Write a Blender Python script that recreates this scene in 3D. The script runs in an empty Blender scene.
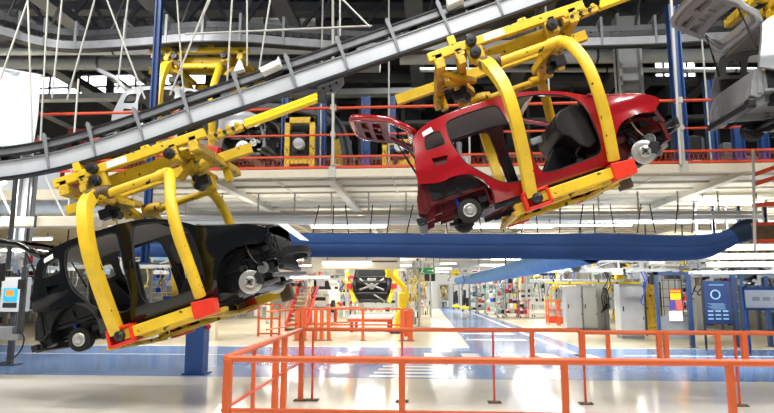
import bpy, bmesh, math, random
from mathutils import Vector, Matrix, Quaternion
from mathutils.geometry import delaunay_2d_cdt
random.seed(7)
SC = bpy.context.scene
COL = SC.collection
PI = math.pi

# ------------------------------------------------------------------ camera
FPX, CX, CY = 600.0, 387.0, 206.5
PH = math.atan(86.5/FPX)
TH = math.atan(43/FPX*math.cos(PH))
CAM = Vector((0, 0, 1.67))
FW = Vector((-math.sin(TH)*math.cos(PH), math.cos(TH)*math.cos(PH), math.sin(PH)))
RT = Vector((math.cos(TH), math.sin(TH), 0))
UP = RT.cross(FW)
cd = bpy.data.cameras.new('camera')
cam = bpy.data.objects.new('camera', cd)
COL.objects.link(cam)
cam.location = CAM
cam.rotation_euler = (PI/2+PH, 0, TH)
cd.sensor_width = 36
cd.lens = 36*FPX/774
cd.clip_end = 400
SC.camera = cam

def ray(px, py):
    return FW+RT*((px-CX)/FPX)-UP*((py-CY)/FPX)
def D(px, py, Y):           # the point at distance Y seen at a pixel
    d = ray(px, py)
    return CAM+d*(Y/d.y)
def G(px, py, z=0.0):       # the point at height z seen at a pixel
    d = ray(px, py)
    return CAM+d*((z-CAM.z)/d.z)
V = Vector

# ------------------------------------------------------------------ materials
def s2l(c):
    return tuple((x/12.92 if x <= .04045 else ((x+.055)/1.055)**2.4) for x in (v/255 for v in c))
MATS = {}
def mat(name, rgb, rough=.5, metal=0., noise=0., nscale=8., rgb2=None, spots=None, coat=0., emit=0., bump=0., spec=None):
    if name in MATS: return MATS[name]
    m = bpy.data.materials.new(name); m.use_nodes = True
    nt = m.node_tree; b = nt.nodes['Principled BSDF']
    c = s2l(rgb)+(1,)
    b.inputs['Base Color'].default_value = c
    b.inputs['Roughness'].default_value = rough
    b.inputs['Metallic'].default_value = metal
    if spec is not None: b.inputs['Specular IOR Level'].default_value = spec
    if coat:
        b.inputs['Coat Weight'].default_value = coat; b.inputs['Coat Roughness'].default_value = .04
    if emit:
        b.inputs['Emission Color'].default_value = c; b.inputs['Emission Strength'].default_value = emit
    last = None
    if noise or rgb2 or spots or bump:
        tc = nt.nodes.new('ShaderNodeTexCoord')
    if noise or rgb2:
        n = nt.nodes.new('ShaderNodeTexNoise'); n.inputs['Scale'].default_value = nscale; n.inputs['Detail'].default_value = 5
        nt.links.new(tc.outputs['Object'], n.inputs['Vector'])
        r = nt.nodes.new('ShaderNodeValToRGB')
        c2 = s2l(rgb2) if rgb2 else tuple(x*(1-noise) for x in c[:3])
        r.color_ramp.elements[0].position = .35; r.color_ramp.elements[0].color = c2+(1,)
        r.color_ramp.elements[1].position = .65; r.color_ramp.elements[1].color = c
        nt.links.new(n.outputs['Fac'], r.inputs['Fac']); last = r.outputs['Color']
    if spots:
        srgb, sscale, thr = spots
        n = nt.nodes.new('ShaderNodeTexNoise'); n.inputs['Scale'].default_value = sscale; n.inputs['Detail'].default_value = 3
        nt.links.new(tc.outputs['Object'], n.inputs['Vector'])
        r = nt.nodes.new('ShaderNodeValToRGB')
        r.color_ramp.elements[0].position = thr; r.color_ramp.elements[0].color = (0,0,0,1)
        r.color_ramp.elements[1].position = thr+.03; r.color_ramp.elements[1].color = (1,1,1,1)
        nt.links.new(n.outputs['Fac'], r.inputs['Fac'])
        mx = nt.nodes.new('ShaderNodeMixRGB')
        mx.inputs['Color1'].default_value = c; mx.inputs['Color2'].default_value = s2l(srgb)+(1,)
        if last: nt.links.new(last, mx.inputs['Color1'])
        nt.links.new(r.outputs['Color'], mx.inputs['Fac']); last = mx.outputs['Color']
    if last: nt.links.new(last, b.inputs['Base Color'])
    if bump:
        n = nt.nodes.new('ShaderNodeTexNoise'); n.inputs['Scale'].default_value = 14
        nt.links.new(tc.outputs['Object'], n.inputs['Vector'])
        bp = nt.nodes.new('ShaderNodeBump'); bp.inputs['Strength'].default_value = bump
        nt.links.new(n.outputs['Fac'], bp.inputs['Height']); nt.links.new(bp.outputs['Normal'], b.inputs['Normal'])
    MATS[name] = m
    return m
YEL = mat('carrier_yellow', (228,190,40), .42, noise=.14, nscale=5, spots=((40,32,20), 11, .655))
YEL2 = mat('worn_yellow', (216,178,44), .48, noise=.3, nscale=6, spots=((58,44,20), 8, .62))
YCLEAN = mat('bright_yellow', (240,205,20), .4)
REDB = mat('red_box_paint', (222,48,20), .45, noise=.12)
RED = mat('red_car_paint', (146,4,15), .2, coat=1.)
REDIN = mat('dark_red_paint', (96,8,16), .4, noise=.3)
BLK = mat('black_car_paint', (6,7,8), .2, coat=.6, spec=.3)
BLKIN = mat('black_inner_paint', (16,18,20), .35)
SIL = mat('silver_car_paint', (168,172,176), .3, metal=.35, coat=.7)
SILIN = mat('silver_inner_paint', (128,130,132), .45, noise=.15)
RUB = mat('black_rubber', (14,14,15), .7)
DARK = mat('dark_plastic', (22,22,24), .5, noise=.3, nscale=12)
DARK2 = mat('grey_black_metal', (46,47,50), .45, metal=.4, noise=.4, nscale=14)
LINER = mat('grey_headliner', (146,142,138), .9)
STEEL = mat('bright_steel', (205,205,200), .3, metal=.75)
DISC = mat('machined_disc', (196,196,190), .32, metal=.6)
ALU = mat('cast_aluminium', (150,150,150), .4, metal=.7, noise=.25)
BLUEP = mat('blue_plastic', (28,60,190), .4)
PAPER = mat('white_paper', (235,235,232), .8)
WHT = mat('white_enamel', (190,194,200), .32, noise=.08, nscale=3)
GREYB = mat('conveyor_grey', (128,130,134), .42, metal=.25, noise=.18, nscale=5)
GREYD = mat('dark_steel', (70,72,76), .45, metal=.5, noise=.25)
BLKST = mat('black_steel', (24,24,26), .5, metal=.2)
ROD = mat('light_grey_rod', (178,178,172), .5)
ORG = mat('orange_paint', (206,92,42), .4, noise=.06)
ORGD = mat('orange_red_paint', (200,70,36), .45)
BLUEC = mat('blue_column_paint', (34,72,132), .4, noise=.1)
BLUEPO = mat('blue_post_paint', (36,60,98), .45)
BLUED = mat('blue_fabric', (42,74,130), .9, noise=.1, nscale=2, bump=.15)
BLUEL = mat('light_blue_fabric', (92,142,200), .8, noise=.1, nscale=2, bump=.2)
NAVY = mat('navy_end_fabric', (16,36,60), .85)
CREAM = mat('cream_paint', (206,198,178), .5, noise=.05)
CREAMD = mat('cream_deck', (206,196,172), .6, noise=.08, nscale=2)
OFFW = mat('off_white_panel', (226,226,220), .4)
LGREY = mat('light_grey_paint', (176,180,182), .45)
MGREY = mat('mid_grey_paint', (122,126,130), .5, noise=.1)
ROOFM = mat('roof_deck_grey', (46,48,52), .8, noise=.15, nscale=1)
BEAMG = mat('roof_beam_grey', (84,88,95), .5, noise=.12)
DUCTS = mat('galvanised_duct', (172,178,182), .35, metal=.5, noise=.1, nscale=2)
WALLM = mat('wall_panel', (150,152,152), .7, noise=.06, nscale=1)
GRN = mat('sign_green', (10,130,70), .5, emit=.25)
LAMP = mat('lamp_tube', (255,250,240), .5, emit=9.)
LAMPW = mat('window_daylight', (245,250,255), .5, emit=5.)
SCRB = mat('screen_blue', (40,150,200), .3, emit=.5)
SCRO = mat('screen_orange', (230,120,50), .3, emit=.6)
WOOD = mat('tan_board', (190,165,125), .6)
BROWN = mat('brown_grease', (96,76,52), .6, noise=.4)
REDS = mat('signal_red', (200,34,30), .45)
PURP = mat('purple_print', (78,58,140), .6)
CORAL = mat('coral_print', (226,92,84), .6)
BOARDB = mat('poster_blue', (26,52,96), .6)
LBLUE = mat('pale_blue_print', (150,190,220), .6)
TEAL = mat('pale_green_paint', (150,176,164), .5)
GREENP = mat('green_paint', (70,110,80), .5)

# ------------------------------------------------------------------ mesh builder
class MB:
    def __init__(s): s.v = []; s.f = []; s.m = []
    def add(s, vs, fs, mi=0):
        o = len(s.v); s.v += [V(p) for p in vs]
        for f in fs: s.f.append([i+o for i in f]); s.m.append(mi)
        return s
    def box(s, c, d, mi=0, rot=None):
        x, y, z = d[0]/2, d[1]/2, d[2]/2
        vs = [V((a*x, b*y, e*z)) for a in (-1,1) for b in (-1,1) for e in (-1,1)]
        if rot is not None: vs = [rot @ p for p in vs]
        c = V(c)
        return s.add([c+p for p in vs], [(0,1,3,2),(4,6,7,5),(0,4,5,1),(2,3,7,6),(0,2,6,4),(1,5,7,3)], mi)
    def span(s, a, b, mi=0):
        a, b = V(a), V(b)
        return s.box((a+b)/2, [abs(b[i]-a[i]) for i in range(3)], mi)
    def bar(s, p, q, w, h, mi=0, up=(0,0,1)):
        p, q = V(p), V(q); d = (q-p).normalized(); up = V(up)
        if abs(d.dot(up)) > .98: up = V((0,1,0)) if abs(d.y) < .9 else V((1,0,0))
        sx = d.cross(up).normalized(); sz = sx.cross(d)
        vs = [e+sx*(a*w/2)+sz*(b*h/2) for e in (p, q) for a, b in ((-1,-1),(1,-1),(1,1),(-1,1))]
        return s.add(vs, [(3,2,1,0),(4,5,6,7),(0,1,5,4),(1,2,6,5),(2,3,7,6),(3,0,4,7)], mi)
    def sweep(s, pts, sect, mi=0, up=(0,1,0), closed=False):
        # sect: list of (a,b): a along the in-plane normal, b along up
        pts = [V(p) for p in pts]; n = len(pts); k = len(sect); up = V(up); vs = []
        for i in range(n):
            if closed: t = pts[(i+1) % n]-pts[i-1]
            else: t = pts[min(i+1, n-1)]-pts[max(i-1, 0)]
            t.normalize(); nn = t.cross(up)
            if nn.length < 1e-4: nn = t.cross(V((1,.1,0)))
            nn.normalize(); u = nn.cross(t)
            vs += [pts[i]+nn*a+u*b for a, b in sect]
        fs = []
        for i in range(n if closed else n-1):
            j = (i+1) % n
            for q in range(k):
                r = (q+1) % k
                fs.append((i*k+q, i*k+r, j*k+r, j*k+q))
        if not closed:
            fs.append(tuple(range(k))[::-1]); fs.append(tuple((n-1)*k+q for q in range(k)))
        return s.add(vs, fs, mi)
    def tube(s, pts, r, mi=0, n=10, closed=False):
        up = V((.13, .9, .21)).normalized()
        return s.sweep(pts, [(r*math.cos(2*PI*i/n), r*math.sin(2*PI*i/n)) for i in range(n)], mi, up, closed)
    def cyl(s, p, q, r, mi=0, n=20, r2=None):
        p, q = V(p), V(q); d = (q-p).normalized()
        a = d.orthogonal().normalized(); b = d.cross(a); r2 = r if r2 is None else r2
        vs = [p+(a*math.cos(2*PI*i/n)+b*math.sin(2*PI*i/n))*r for i in range(n)]+[q+(a*math.cos(2*PI*i/n)+b*math.sin(2*PI*i/n))*r2 for i in range(n)]
        return s.add(vs, [(i, (i+1) % n, n+(i+1) % n, n+i) for i in range(n)]+[tuple(range(n))[::-1], tuple(range(n, 2*n))], mi)
    def lathe(s, p, axis, prof, mi=0, n=24):
        # prof: (distance along the axis, radius)
        p = V(p); d = V(axis).normalized(); a = d.orthogonal().normalized(); b = d.cross(a); vs = []; k = len(prof)
        for i in range(n):
            e = a*math.cos(2*PI*i/n)+b*math.sin(2*PI*i/n)
            vs += [p+d*h+e*r for h, r in prof]
        fs = [(i*k+j, i*k+j+1, ((i+1) % n)*k+j+1, ((i+1) % n)*k+j) for i in range(n) for j in range(k-1)]
        return s.add(vs, fs, mi)
    def prism(s, poly, ext, mi=0):
        poly = [V(p) for p in poly]; e = V(ext); n = len(poly)
        return s.add(poly+[p+e for p in poly], [tuple(range(n))[::-1], tuple(range(n, 2*n))]+[(i, (i+1) % n, n+(i+1) % n, n+i) for i in range(n)], mi)
    def grid(s, P, mi=0):
        n, k = len(P), len(P[0])
        return s.add([p for r in P for p in r], [(i*k+j, i*k+j+1, (i+1)*k+j+1, (i+1)*k+j) for i in range(n-1) for j in range(k-1)], mi)
    def build(s, name, m, parent=None, smooth=0, bevel=0, thick=0, kind=None, label=None):
        if parent is not None and not kind and name not in WELDED and len(s.v) < 3000:     # loose pieces become parts of their own
            L = islands(s)
            if 1 < len(L) <= 60: return [q.build(name, m, parent, smooth, bevel, thick, kind, label) for q in L][0]
        me = bpy.data.meshes.new(name)
        me.from_pydata([tuple(p) for p in s.v], [], s.f)
        for x in (m if isinstance(m, (list, tuple)) else [m]): me.materials.append(x)
        for p, i in zip(me.polygons, s.m): p.material_index = i
        bm = bmesh.new(); bm.from_mesh(me)
        bmesh.ops.recalc_face_normals(bm, faces=bm.faces)
        if smooth:
            for f in bm.faces: f.smooth = True
            for e in bm.edges:
                if len(e.link_faces) == 2 and e.calc_face_angle(0) > math.radians(smooth): e.smooth = False
        bm.to_mesh(me); bm.free()
        o = bpy.data.objects.new(name, me); COL.objects.link(o)
        if parent is not None: o.parent = parent
        if bevel:
            b = o.modifiers.new('edge', 'BEVEL'); b.width = bevel; b.segments = 2; b.limit_method = 'ANGLE'
        if thick:
            t = o.modifiers.new('wall', 'SOLIDIFY'); t.thickness = thick; t.offset = 0
        if kind: o['kind'] = kind
        if label: o['label'] = label
        return o
WELDED = ('hose_line','lettering','print','drive_chain','mesh_panel','wire_panel','slot','hose','hoses','wiring_harness','engine','pictogram','cable','door_seal','wheel_stud','hinge','floor_pan','dashboard','front_strut','rear_arm','lamp_bracket')
def islands(mb):
    par = list(range(len(mb.v)))
    def find(a):
        while par[a] != a: par[a] = par[par[a]]; a = par[a]
        return a
    for f in mb.f:
        for i in f[1:]: par[find(i)] = find(f[0])
    gr = {}
    for k, f in enumerate(mb.f): gr.setdefault(find(f[0]), []).append(k)
    bx = []
    for r, fl in gr.items():
        ps = [mb.v[i] for k in fl for i in mb.f[k]]
        bx.append([[min(p[a] for p in ps)-.012 for a in range(3)], [max(p[a] for p in ps)+.012 for a in range(3)], fl])
    ch = True
    while ch:
        ch = False
        for i in range(len(bx)):
            for j in range(len(bx)-1, i, -1):
                a, b = bx[i], bx[j]
                if all(a[0][q] <= b[1][q] and b[0][q] <= a[1][q] for q in range(3)):
                    bx[i] = [[min(a[0][q], b[0][q]) for q in range(3)], [max(a[1][q], b[1][q]) for q in range(3)], a[2]+b[2]]; del bx[j]; ch = True
    out = []
    for lo, hi, fl in bx:
        m = MB(); idx = {}
        for k in fl:
            f = []
            for i in mb.f[k]:
                if i not in idx: idx[i] = len(m.v); m.v.append(mb.v[i])
                f.append(idx[i])
            m.f.append(f); m.m.append(mb.m[k])
        out.append(m)
    return out
def tag(o, label=None, cat=None, group=None, kind=None):
    for k, v in (('label', label), ('category', cat), ('group', group), ('kind', kind)):
        if v: o[k] = v
    return o
def empty(name, loc=(0,0,0), rot=(0,0,0), label=None, cat=None, group=None):
    o = bpy.data.objects.new(name, None); COL.objects.link(o)
    o.location = loc; o.rotation_euler = rot; o.empty_display_size = .2
    return tag(o, label, cat, group)
def copy_tree(o, parent=None):
    c = o.copy(); COL.objects.link(c); c.parent = parent
    for ch in list(o.children): copy_tree(ch, c)
    return c
def struct(name, mb, m, **k):
    o = mb.build(name, m, **k); o['kind'] = 'structure'; return o

def cr(pts, closed=False, n=5):     # smooth curve through the points
    P = [V(p) for p in pts]; out = []; N = len(P)
    for i in range(N if closed else N-1):
        if closed: a, b, c, d = P[i-1], P[i], P[(i+1) % N], P[(i+2) % N]
        else: a, b, c, d = P[max(i-1,0)], P[i], P[i+1], P[min(i+2, N-1)]
        for k in range(n):
            t = k/n
            out.append(.5*((2*b)+(c-a)*t+(2*a-5*b+4*c-d)*t*t+(3*b-a-3*c+d)*t**3))
    if not closed: out.append(P[-1])
    return out
def inside(p, poly):
    r = False; n = len(poly)
    for i in range(n):
        a, b = poly[i], poly[i-1]
        if (a[1] > p[1]) != (b[1] > p[1]) and p[0] < (b[0]-a[0])*(p[1]-a[1])/(b[1]-a[1])+a[0]: r = not r
    return r
def dense(poly, step):
    out = []; n = len(poly)
    for i in range(n):
        a, b = V(poly[i]), V(poly[(i+1) % n]); k = max(1, int((b-a).length/step))
        out += [a.lerp(b, j/k) for j in range(k)]
    return out
def sheet(mb, outer, holes, fo, fi, step=.07, mi=0, mi2=None):
    """a panel with holes: outer and holes are 2-D outlines; fo / fi map (u, v) to its two faces"""
    mi2 = mi if mi2 is None else mi2
    outer = dense([V(p[:2]) for p in outer], step); holes = [dense([V(p[:2]) for p in h], step) for h in holes]
    pts = list(outer); edges = [(i, (i+1) % len(outer)) for i in range(len(outer))]
    for h in holes:
        o = len(pts); pts += h; edges += [(o+i, o+(i+1) % len(h)) for i in range(len(h))]
    bd = list(pts)
    x0 = min(p.x for p in outer); x1 = max(p.x for p in outer); y0 = min(p.y for p in outer); y1 = max(p.y for p in outer)
    x = x0+step*.5
    while x < x1:
        y = y0+step*.5
        while y < y1:
            p = V((x, y))
            if inside(p, outer) and not any(inside(p, h) for h in holes) and min((q-p).length_squared for q in bd) > (step*.55)**2: pts.append(p)
            y += step
        x += step
    vs, es, fs, *_ = delaunay_2d_cdt(pts, edges, [], 0, 1e-5)
    fs = [f for f in fs if inside(sum((vs[i] for i in f), V((0,0)))/len(f), outer) and not any(inside(sum((vs[i] for i in f), V((0,0)))/len(f), h) for h in holes)]
    o = len(mb.v); n = len(vs)
    mb.v += [V(fo(p.x, p.y)) for p in vs]+[V(fi(p.x, p.y)) for p in vs]
    cnt = {}
    for f in fs:
        mb.f.append([i+o for i in f]); mb.m.append(mi)
        mb.f.append([i+o+n for i in reversed(f)]); mb.m.append(mi2)
        for a, b in zip(f, list(f[1:])+[f[0]]):
            if (b, a) in cnt: cnt[(b, a)] = 0
            else: cnt[(a, b)] = 1
    for (a, b), c in cnt.items():
        if c: mb.f.append([b+o, a+o, a+o+n, b+o+n]); mb.m.append(mi2)
    return mb
# ------------------------------------------------------------------ the car body (x forward, z up, origin on the rear hub line, metres)
HW = .87
ROOF = [(-.40,1.29),(-.30,1.37),(-.13,1.425),(.14,1.455),(.47,1.46),(.88,1.45),(1.2,1.415),(1.45,1.355),(1.74,1.24),(1.95,1.12),(2.15,1.0),(2.44,.895),(2.73,.82),(2.91,.75),(3.07,.655)]
NOSE = [(3.07,.655),(3.06,.60),(2.93,.5)]
ARCHF = [(2.93,.5),(2.86,.49),(2.77,.51),(2.62,.52),(2.45,.49),(2.34,.42),(2.25,.3),(2.18,.12),(2.14,-.03)]
ARCHR = [(.36,-.03),(.38,.13),(.34,.29),(.24,.42),(.09,.5),(-.11,.52),(-.22,.505),(-.36,.53),(-.57,.60)]
REAR = [(-.57,.60),(-.55,.76),(-.51,.9),(-.46,1.08),(-.40,1.29)]
HOLE_R = [(.08,1.2),(.12,1.33),(.3,1.36),(.55,1.365),(.78,1.355),(.89,1.3),(.92,1.1),(.94,.88),(.94,.55),(.925,.27),(.87,.17),(.75,.155),(.56,.21),(.41,.34),(.28,.49),(.15,.66),(.09,.88),(.07,1.05)]
HOLE_F = [(1.13,1.22),(1.18,1.335),(1.36,1.315),(1.54,1.265),(1.74,1.175),(1.91,1.055),(1.99,.93),(2.03,.75),(2.045,.5),(2.03,.28),(1.98,.175),(1.88,.14),(1.58,.13),(1.3,.13),(1.14,.165),(1.08,.3),(1.085,.6),(1.11,.95)]
HOLE_Q = [(-.24,1.225),(-.06,1.25),(-.02,1.2),(-.015,1.04),(-.06,1.01),(-.27,1.015),(-.30,1.06)]
HOLE_T = [(-.27,.875),(-.04,.845),(-.1,.735),(-.26,.75)]
def rz(x):
    for a, b in zip(ROOF, ROOF[1:]):
        if x <= b[0]: t = (x-a[0])/(b[0]-a[0]); return a[1]+(b[1]-a[1])*max(0, t)
    return ROOF[-1][1]
def hw(x, z):
    h = HW
    if z > .8: h -= .17*((z-.8)/.65)**1.3
    if z < .2: h -= .03*((.2-z)/.2)**2
    if x < .3: h -= .11*((.3-x)/.9)**2
    if x > 2.2: h -= .10*((x-2.2)/.8)**2
    h += .018*math.exp(-((z-.74)/.06)**2)
    # flared lips over the wheels
    for cx in (0.03, 2.58):
        d = math.hypot(x-cx, z-.12)
        if z > .1: h += .022*math.exp(-((d-.42)/.06)**2)
    return h
def gate_pt(u, v, w):       # u: from the hinge to the tip, v: across, w: outward
    # opened panel; bends down a little at its lower half
    a0 = math.radians(46); a1 = math.radians(24)
    bx = .42
    uu = min(u, bx); vv = max(0, u-bx)
    x = -.37-uu*math.cos(a0)-vv*math.cos(a1); z = 1.40+uu*math.sin(a0)+vv*math.sin(a1)
    crown = .04*(1-(v/.62)**2)
    return V((x-math.sin(a0)*(w+crown)*.6, v, z+(w+crown)*.9))
def make_car(label, paint, inner, group=None, pose=None, sticker=True, detail=True):
    t = empty('car', label=label, cat='car', group=group)
    if pose: t.location, t.rotation_euler = pose
    def side(s):
        mb = MB()
        outer = cr(ROOF, n=3)[:-1]+NOSE[:-1]+[V(p) for p in ()]
        pts = [V(p) for p in cr([V((a, b)) for a, b in ROOF], n=3)]
        pts += [V(p) for p in NOSE[1:]]
        pts += cr([V(p) for p in ARCHF], n=3)[1:]
        pts += cr([V(p) for p in ARCHR], n=3)
        pts += cr([V(p) for p in REAR], n=3)[1:-1]
        def fo(x, z): return (x, s*hw(x, z), z)
        def fi(x, z): return (x, s*(hw(x, z)-.055), z)
        holes = [cr([V(p) for p in h], True, 3) for h in (HOLE_R, HOLE_F, HOLE_Q)]+[[V(p) for p in HOLE_T]]
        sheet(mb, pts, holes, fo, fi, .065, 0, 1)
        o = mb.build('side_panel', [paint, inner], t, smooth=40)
        for h in (HOLE_R, HOLE_F, HOLE_Q):
            c = [V((p.x, s*(hw(p.x, p.y)-.012), p.y)) for p in cr([V(q) for q in h], True, 3)]
            MB().tube(c, .014, n=6, closed=True).build('door_seal', RUB, t, smooth=60)
        # tail lamp pocket
        MB().add([(x, s*(hw(x, z)-.07), z) for x, z in HOLE_T], [(0,1,2,3)]).build('lamp_pocket', inner, t, thick=.01)
        return o
    def side_fix(s): return side(s)
    side_fix(-1); side_fix(1)
    # roof with grey lining under it
    def roofgrid(dz, x0, x1, k=1.):
        P = []
        for i in range(15):
            x = x0+(x1-x0)*i/14; h = hw(x, rz(x))*k-.005
            P.append([V((x, h*j/8, rz(x)+dz+.05*(1-(j/8)**2))) for j in range(-8, 9)])
        return P
    MB().grid(roofgrid(-.002, -.37, 1.42)).build('roof_panel', [paint], t, smooth=50, thick=.025)
    MB().grid(roofgrid(-.06, -.33, 1.40, .96)).build('headliner', LINER, t, smooth=50, thick=.02)
    # bonnet, crowned, with a rounded nose
    P = []
    for i in range(13):
        q = i/12; r = []
        for j in range(-8, 9):
            y = j/8; xe = 3.03+.17*(1-y*y); x = 2.12+(xe-2.12)*q
            xs = 2.12+(3.03-2.12)*q
            h = hw(xs, .8)-.01
            z = rz(xs)+.055*(1-y*y)*(1-.35*q)+.002
            z += .012*math.exp(-((abs(y)-.62)/.1)**2)*(1-q)
            r.append(V((x, h*y, z)))
        P.append(r)
    MB().grid(P).build('bonnet', [paint], t, smooth=50, thick=.02)
    # cowl, firewall, floor, cross panels
    c = MB(); c.bar((2.13,-.78,.93), (2.13,.78,.93), .12, .12); c.build('cowl', inner, t, bevel=.01)
    c = MB(); c.bar((1.43,-.66,1.36), (1.43,.66,1.36), .1, .04)
    for s in (-1, 1): c.bar((1.43,s*.68,1.35), (2.13,s*.8,.98), .05, .05)
    c.build('windscreen_frame', [paint], t, bevel=.008)
    c = MB(); c.span((2.10,-.78,.0), (2.14,.78,.9)); c.build('firewall', inner, t)
    c = MB(); c.span((.32,-.78,-.02), (2.14,.78,.03)); c.span((-.5,-.70,.24), (.34,.70,.29)); c.span((.3,-.74,-.02), (.34,.74,.29))
    for s in (-1, 1):
        c.span((.36,s*.70,-.03), (2.14,s*.80,.13)); c.span((-.55,s*.45,.12), (.5,s*.55,.25))
    c.span((.9,-.1,.03), (2.1,.1,.16))
    for x in (.62, .95, 1.3, 1.65): c.span((x,-.74,-.05), (x+.07,.74,-.02))
    c.build('floor_pan', inner, t, bevel=.008)
    # black underbody plates and sill flange seen under the doors
    c = MB()
    for s in (-1, 1):
        c.span((.34,s*.74,-.11), (2.16,s*.80,-.035)); 
        for k in range(7): c.span((.5+k*.23,s*.72,-.13), (.62+k*.23,s*.815,-.08))
    c.build('sill_flange', DARK2, t, bevel=.006)
    c = MB(); P = [(-.56,.30),(-.6,.42),(-.56,.62)]
    c.prism([(-.60,-.70,.22), (-.53,-.70,.22), (-.50,-.70,.62), (-.56,-.70,.62)], (0,1.4,0)); c.build('rear_panel', [inner], t, bevel=.01)
    # rear corners behind the wheels, dark inner metal, and the bumper beam
    for s in (-1, 1):
        c = MB()
        prof = [(-.57,.60),(-.66,.40),(-.70,.2),(-.58,.16),(-.40,.3),(-.26,.5)]
        c.prism([(x, s*.60, z) for x, z in prof], (0, s*.08, 0))
        c.prism([(x, s*.60, z) for x, z in [(-.62,.40),(-.70,.2),(-.66,.05),(-.5,.06),(-.42,.24)]], (0, -s*.12, 0))
        c.build('rear_corner', [inner], t, bevel=.012)
        # wheel housing
        c = MB(); arc = [(.38*math.cos(a), .07+.43*math.sin(a)) for a in [PI*i/14 for i in range(15)]]
        c.grid([[V((x*1.0-.0, s*y, z)) for y in (.5, .6, .7, .81)] for x, z in arc]).prism([(x, s*.5, z) for x, z in arc], (0, s*.015, 0))
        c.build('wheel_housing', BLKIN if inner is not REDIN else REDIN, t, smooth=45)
        c = MB(); arc = [(2.585+.40*math.cos(a), .07+.42*math.sin(a)) for a in [PI*(.18+.82*i/14) for i in range(15)]]
        c.grid([[V((x, s*y, z)) for y in (.48, .58, .68, .80)] for x, z in arc])
        c.prism([(x, s*.47, z) for x, z in [(2.18,-.02),(2.2,.3),(2.4,.5),(2.55,.5),(2.55,.15),(2.4,-.02)]], (0, s*.02, 0))
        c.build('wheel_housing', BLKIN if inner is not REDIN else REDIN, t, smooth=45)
    c = MB(); c.span((-.74,-.66,.02), (-.62,.66,.12)); c.span((-.76,-.72,.04), (-.66,-.58,.14)); c.build('rear_crossmember', DARK2, t, bevel=.015)
    # brakes
    for s in (-1, 1):
        d = MB(); d.lathe((0, s*.60, 0), (0, s, 0), [(0,0),(0,.13),(.03,.165),(.15,.175),(.17,.165),(.175,.09),(.172,0)], n=32)
        drum = d.build('brake_drum', RUB, t, smooth=35)
        d = MB(); d.lathe((0, s*.765, 0), (0, s, 0), [(0,0),(0,.095),(.02,.095),(.028,.085),(.022,.05),(.05,.045),(.055,.03),(.055,0)], n=28)
        for k in range(5):
            a = 2*PI*k/5; d.cyl((.065*math.cos(a), s*.785, .065*math.sin(a)), (.065*math.cos(a), s*.805, .065*math.sin(a)), .011, n=8)
        d.build('hub', STEEL, drum, smooth=35, label='bright steel hub')
        d = MB(); d.lathe((2.6, s*.69, 0), (0, s, 0), [(0,0),(0,.165),(.004,.172),(.026,.172),(.03,.165),(.03,.1),(.028,.085),(.075,.08),(.08,.072),(.08,.03),(.09,.03),(.09,0)], n=40)
        disc = d.build('brake_disc', DISC, t, smooth=35)
        d = MB()
        for k in range(4):
            a = 2*PI*k/4+.4; d.cyl((2.6+.052*math.cos(a), s*.766, .052*math.sin(a)), (2.6+.052*math.cos(a), s*.79, .052*math.sin(a)), .011, n=8)
        d.lathe((2.6, s*.768, 0), (0, s, 0), [(0,.034),(.004,.036),(.004,.026),(.02,.026),(.02,0)], n=18)
        d.build('wheel_stud', DARK2, disc, smooth=35)
        d = MB()
        arc = [(2.6+r*math.cos(a), r*math.sin(a)) for r, aa in ((.185, (-.5,-.2,.1,.4,.7)), (.10, (.7,.4,.1,-.2,-.5))) for a in aa]
        d.prism([(x, s*.65, z) for x, z in arc], (0, s*.10, 0))
        d.build('caliper', DARK2, disc, bevel=.006)
        # struts, springs and arms
        d = MB(); d.cyl((2.60, s*.60, .02), (2.52, s*.50, .62), .028, n=12); d.cyl((2.58, s*.59, .1), (2.53, s*.52, .42), .045, n=12)
        hel = [V((2.575-.04*i/60+.07*math.cos(i*.55), s*(.565-.05*i/60)+.07*math.sin(i*.55), .3+.3*i/60)) for i in range(60)]
        d.tube(hel, .009, n=6); d.span((2.54, s*.52, -.08), (2.66, s*.66, .07))
        d.bar((2.6, s*.66, -.06), (2.5, s*.25, -.12), .1, .04); d.bar((2.6, s*.66, -.06), (2.3, s*.3, -.12), .07, .035)
        d.build('front_strut', DARK2, t, smooth=40)
        d = MB(); d.cyl((-.10, s*.56, .02), (-.13, s*.6, .46), .024, n=12); d.cyl((-.1, s*.57, .05), (-.115, s*.58, .28), .034, n=12)
        d.build('shock_absorber', BLUEP if s < 0 else DARK2, t, smooth=40)
        d = MB(); d.bar((0, s*.58, .0), (.48, s*.5, .04), .07, .09); d.bar((.0, s*.58, -.02), (-.24, s*.5, .02), .06, .05)
        hel = [V((.14+.06*math.cos(i*.55), s*.5+.06*math.sin(i*.55), .02+.24*i/50)) for i in range(50)]
        d.tube(hel, .008, n=6); d.span((.05, s*.5, -.06), (.2, s*.64, .05)); d.span((.18, s*.62, .06), (.3, s*.7, .14)); d.cyl((-.03, s*.64, .30), (-.03, s*.70, .30), .04, n=10); d.span((-.08, s*.62, .33), (-.02, s*.72, .44))
        d.build('rear_arm', DARK2, t, smooth=40)
    d = MB(); d.cyl((0,-.6,.0), (0,.6,.0), .035, n=12); d.bar((.3,-.5,-.0), (.3,.5,-.0), .12, .06); d.build('rear_axle_beam', BLKST, t, smooth=40)
    # dashboard and steering column seen through the front door
    d = MB()
    prof = [(1.62,.62),(1.58,.74),(1.60,.88),(1.70,.97),(1.95,1.0),(2.06,.93),(2.06,.35),(1.92,.30),(1.80,.40),(1.72,.56)]
    d.prism([(x, -.70, z) for x, z in prof], (0, 1.40, 0)); 
    d.prism([(x, -.12, z) for x, z in [(1.3,.05),(1.34,.3),(1.62,.62),(1.9,.5),(1.9,.05)]], (0, .24, 0))
    dash = d.build('dashboard', DARK, t, bevel=.03)
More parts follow.
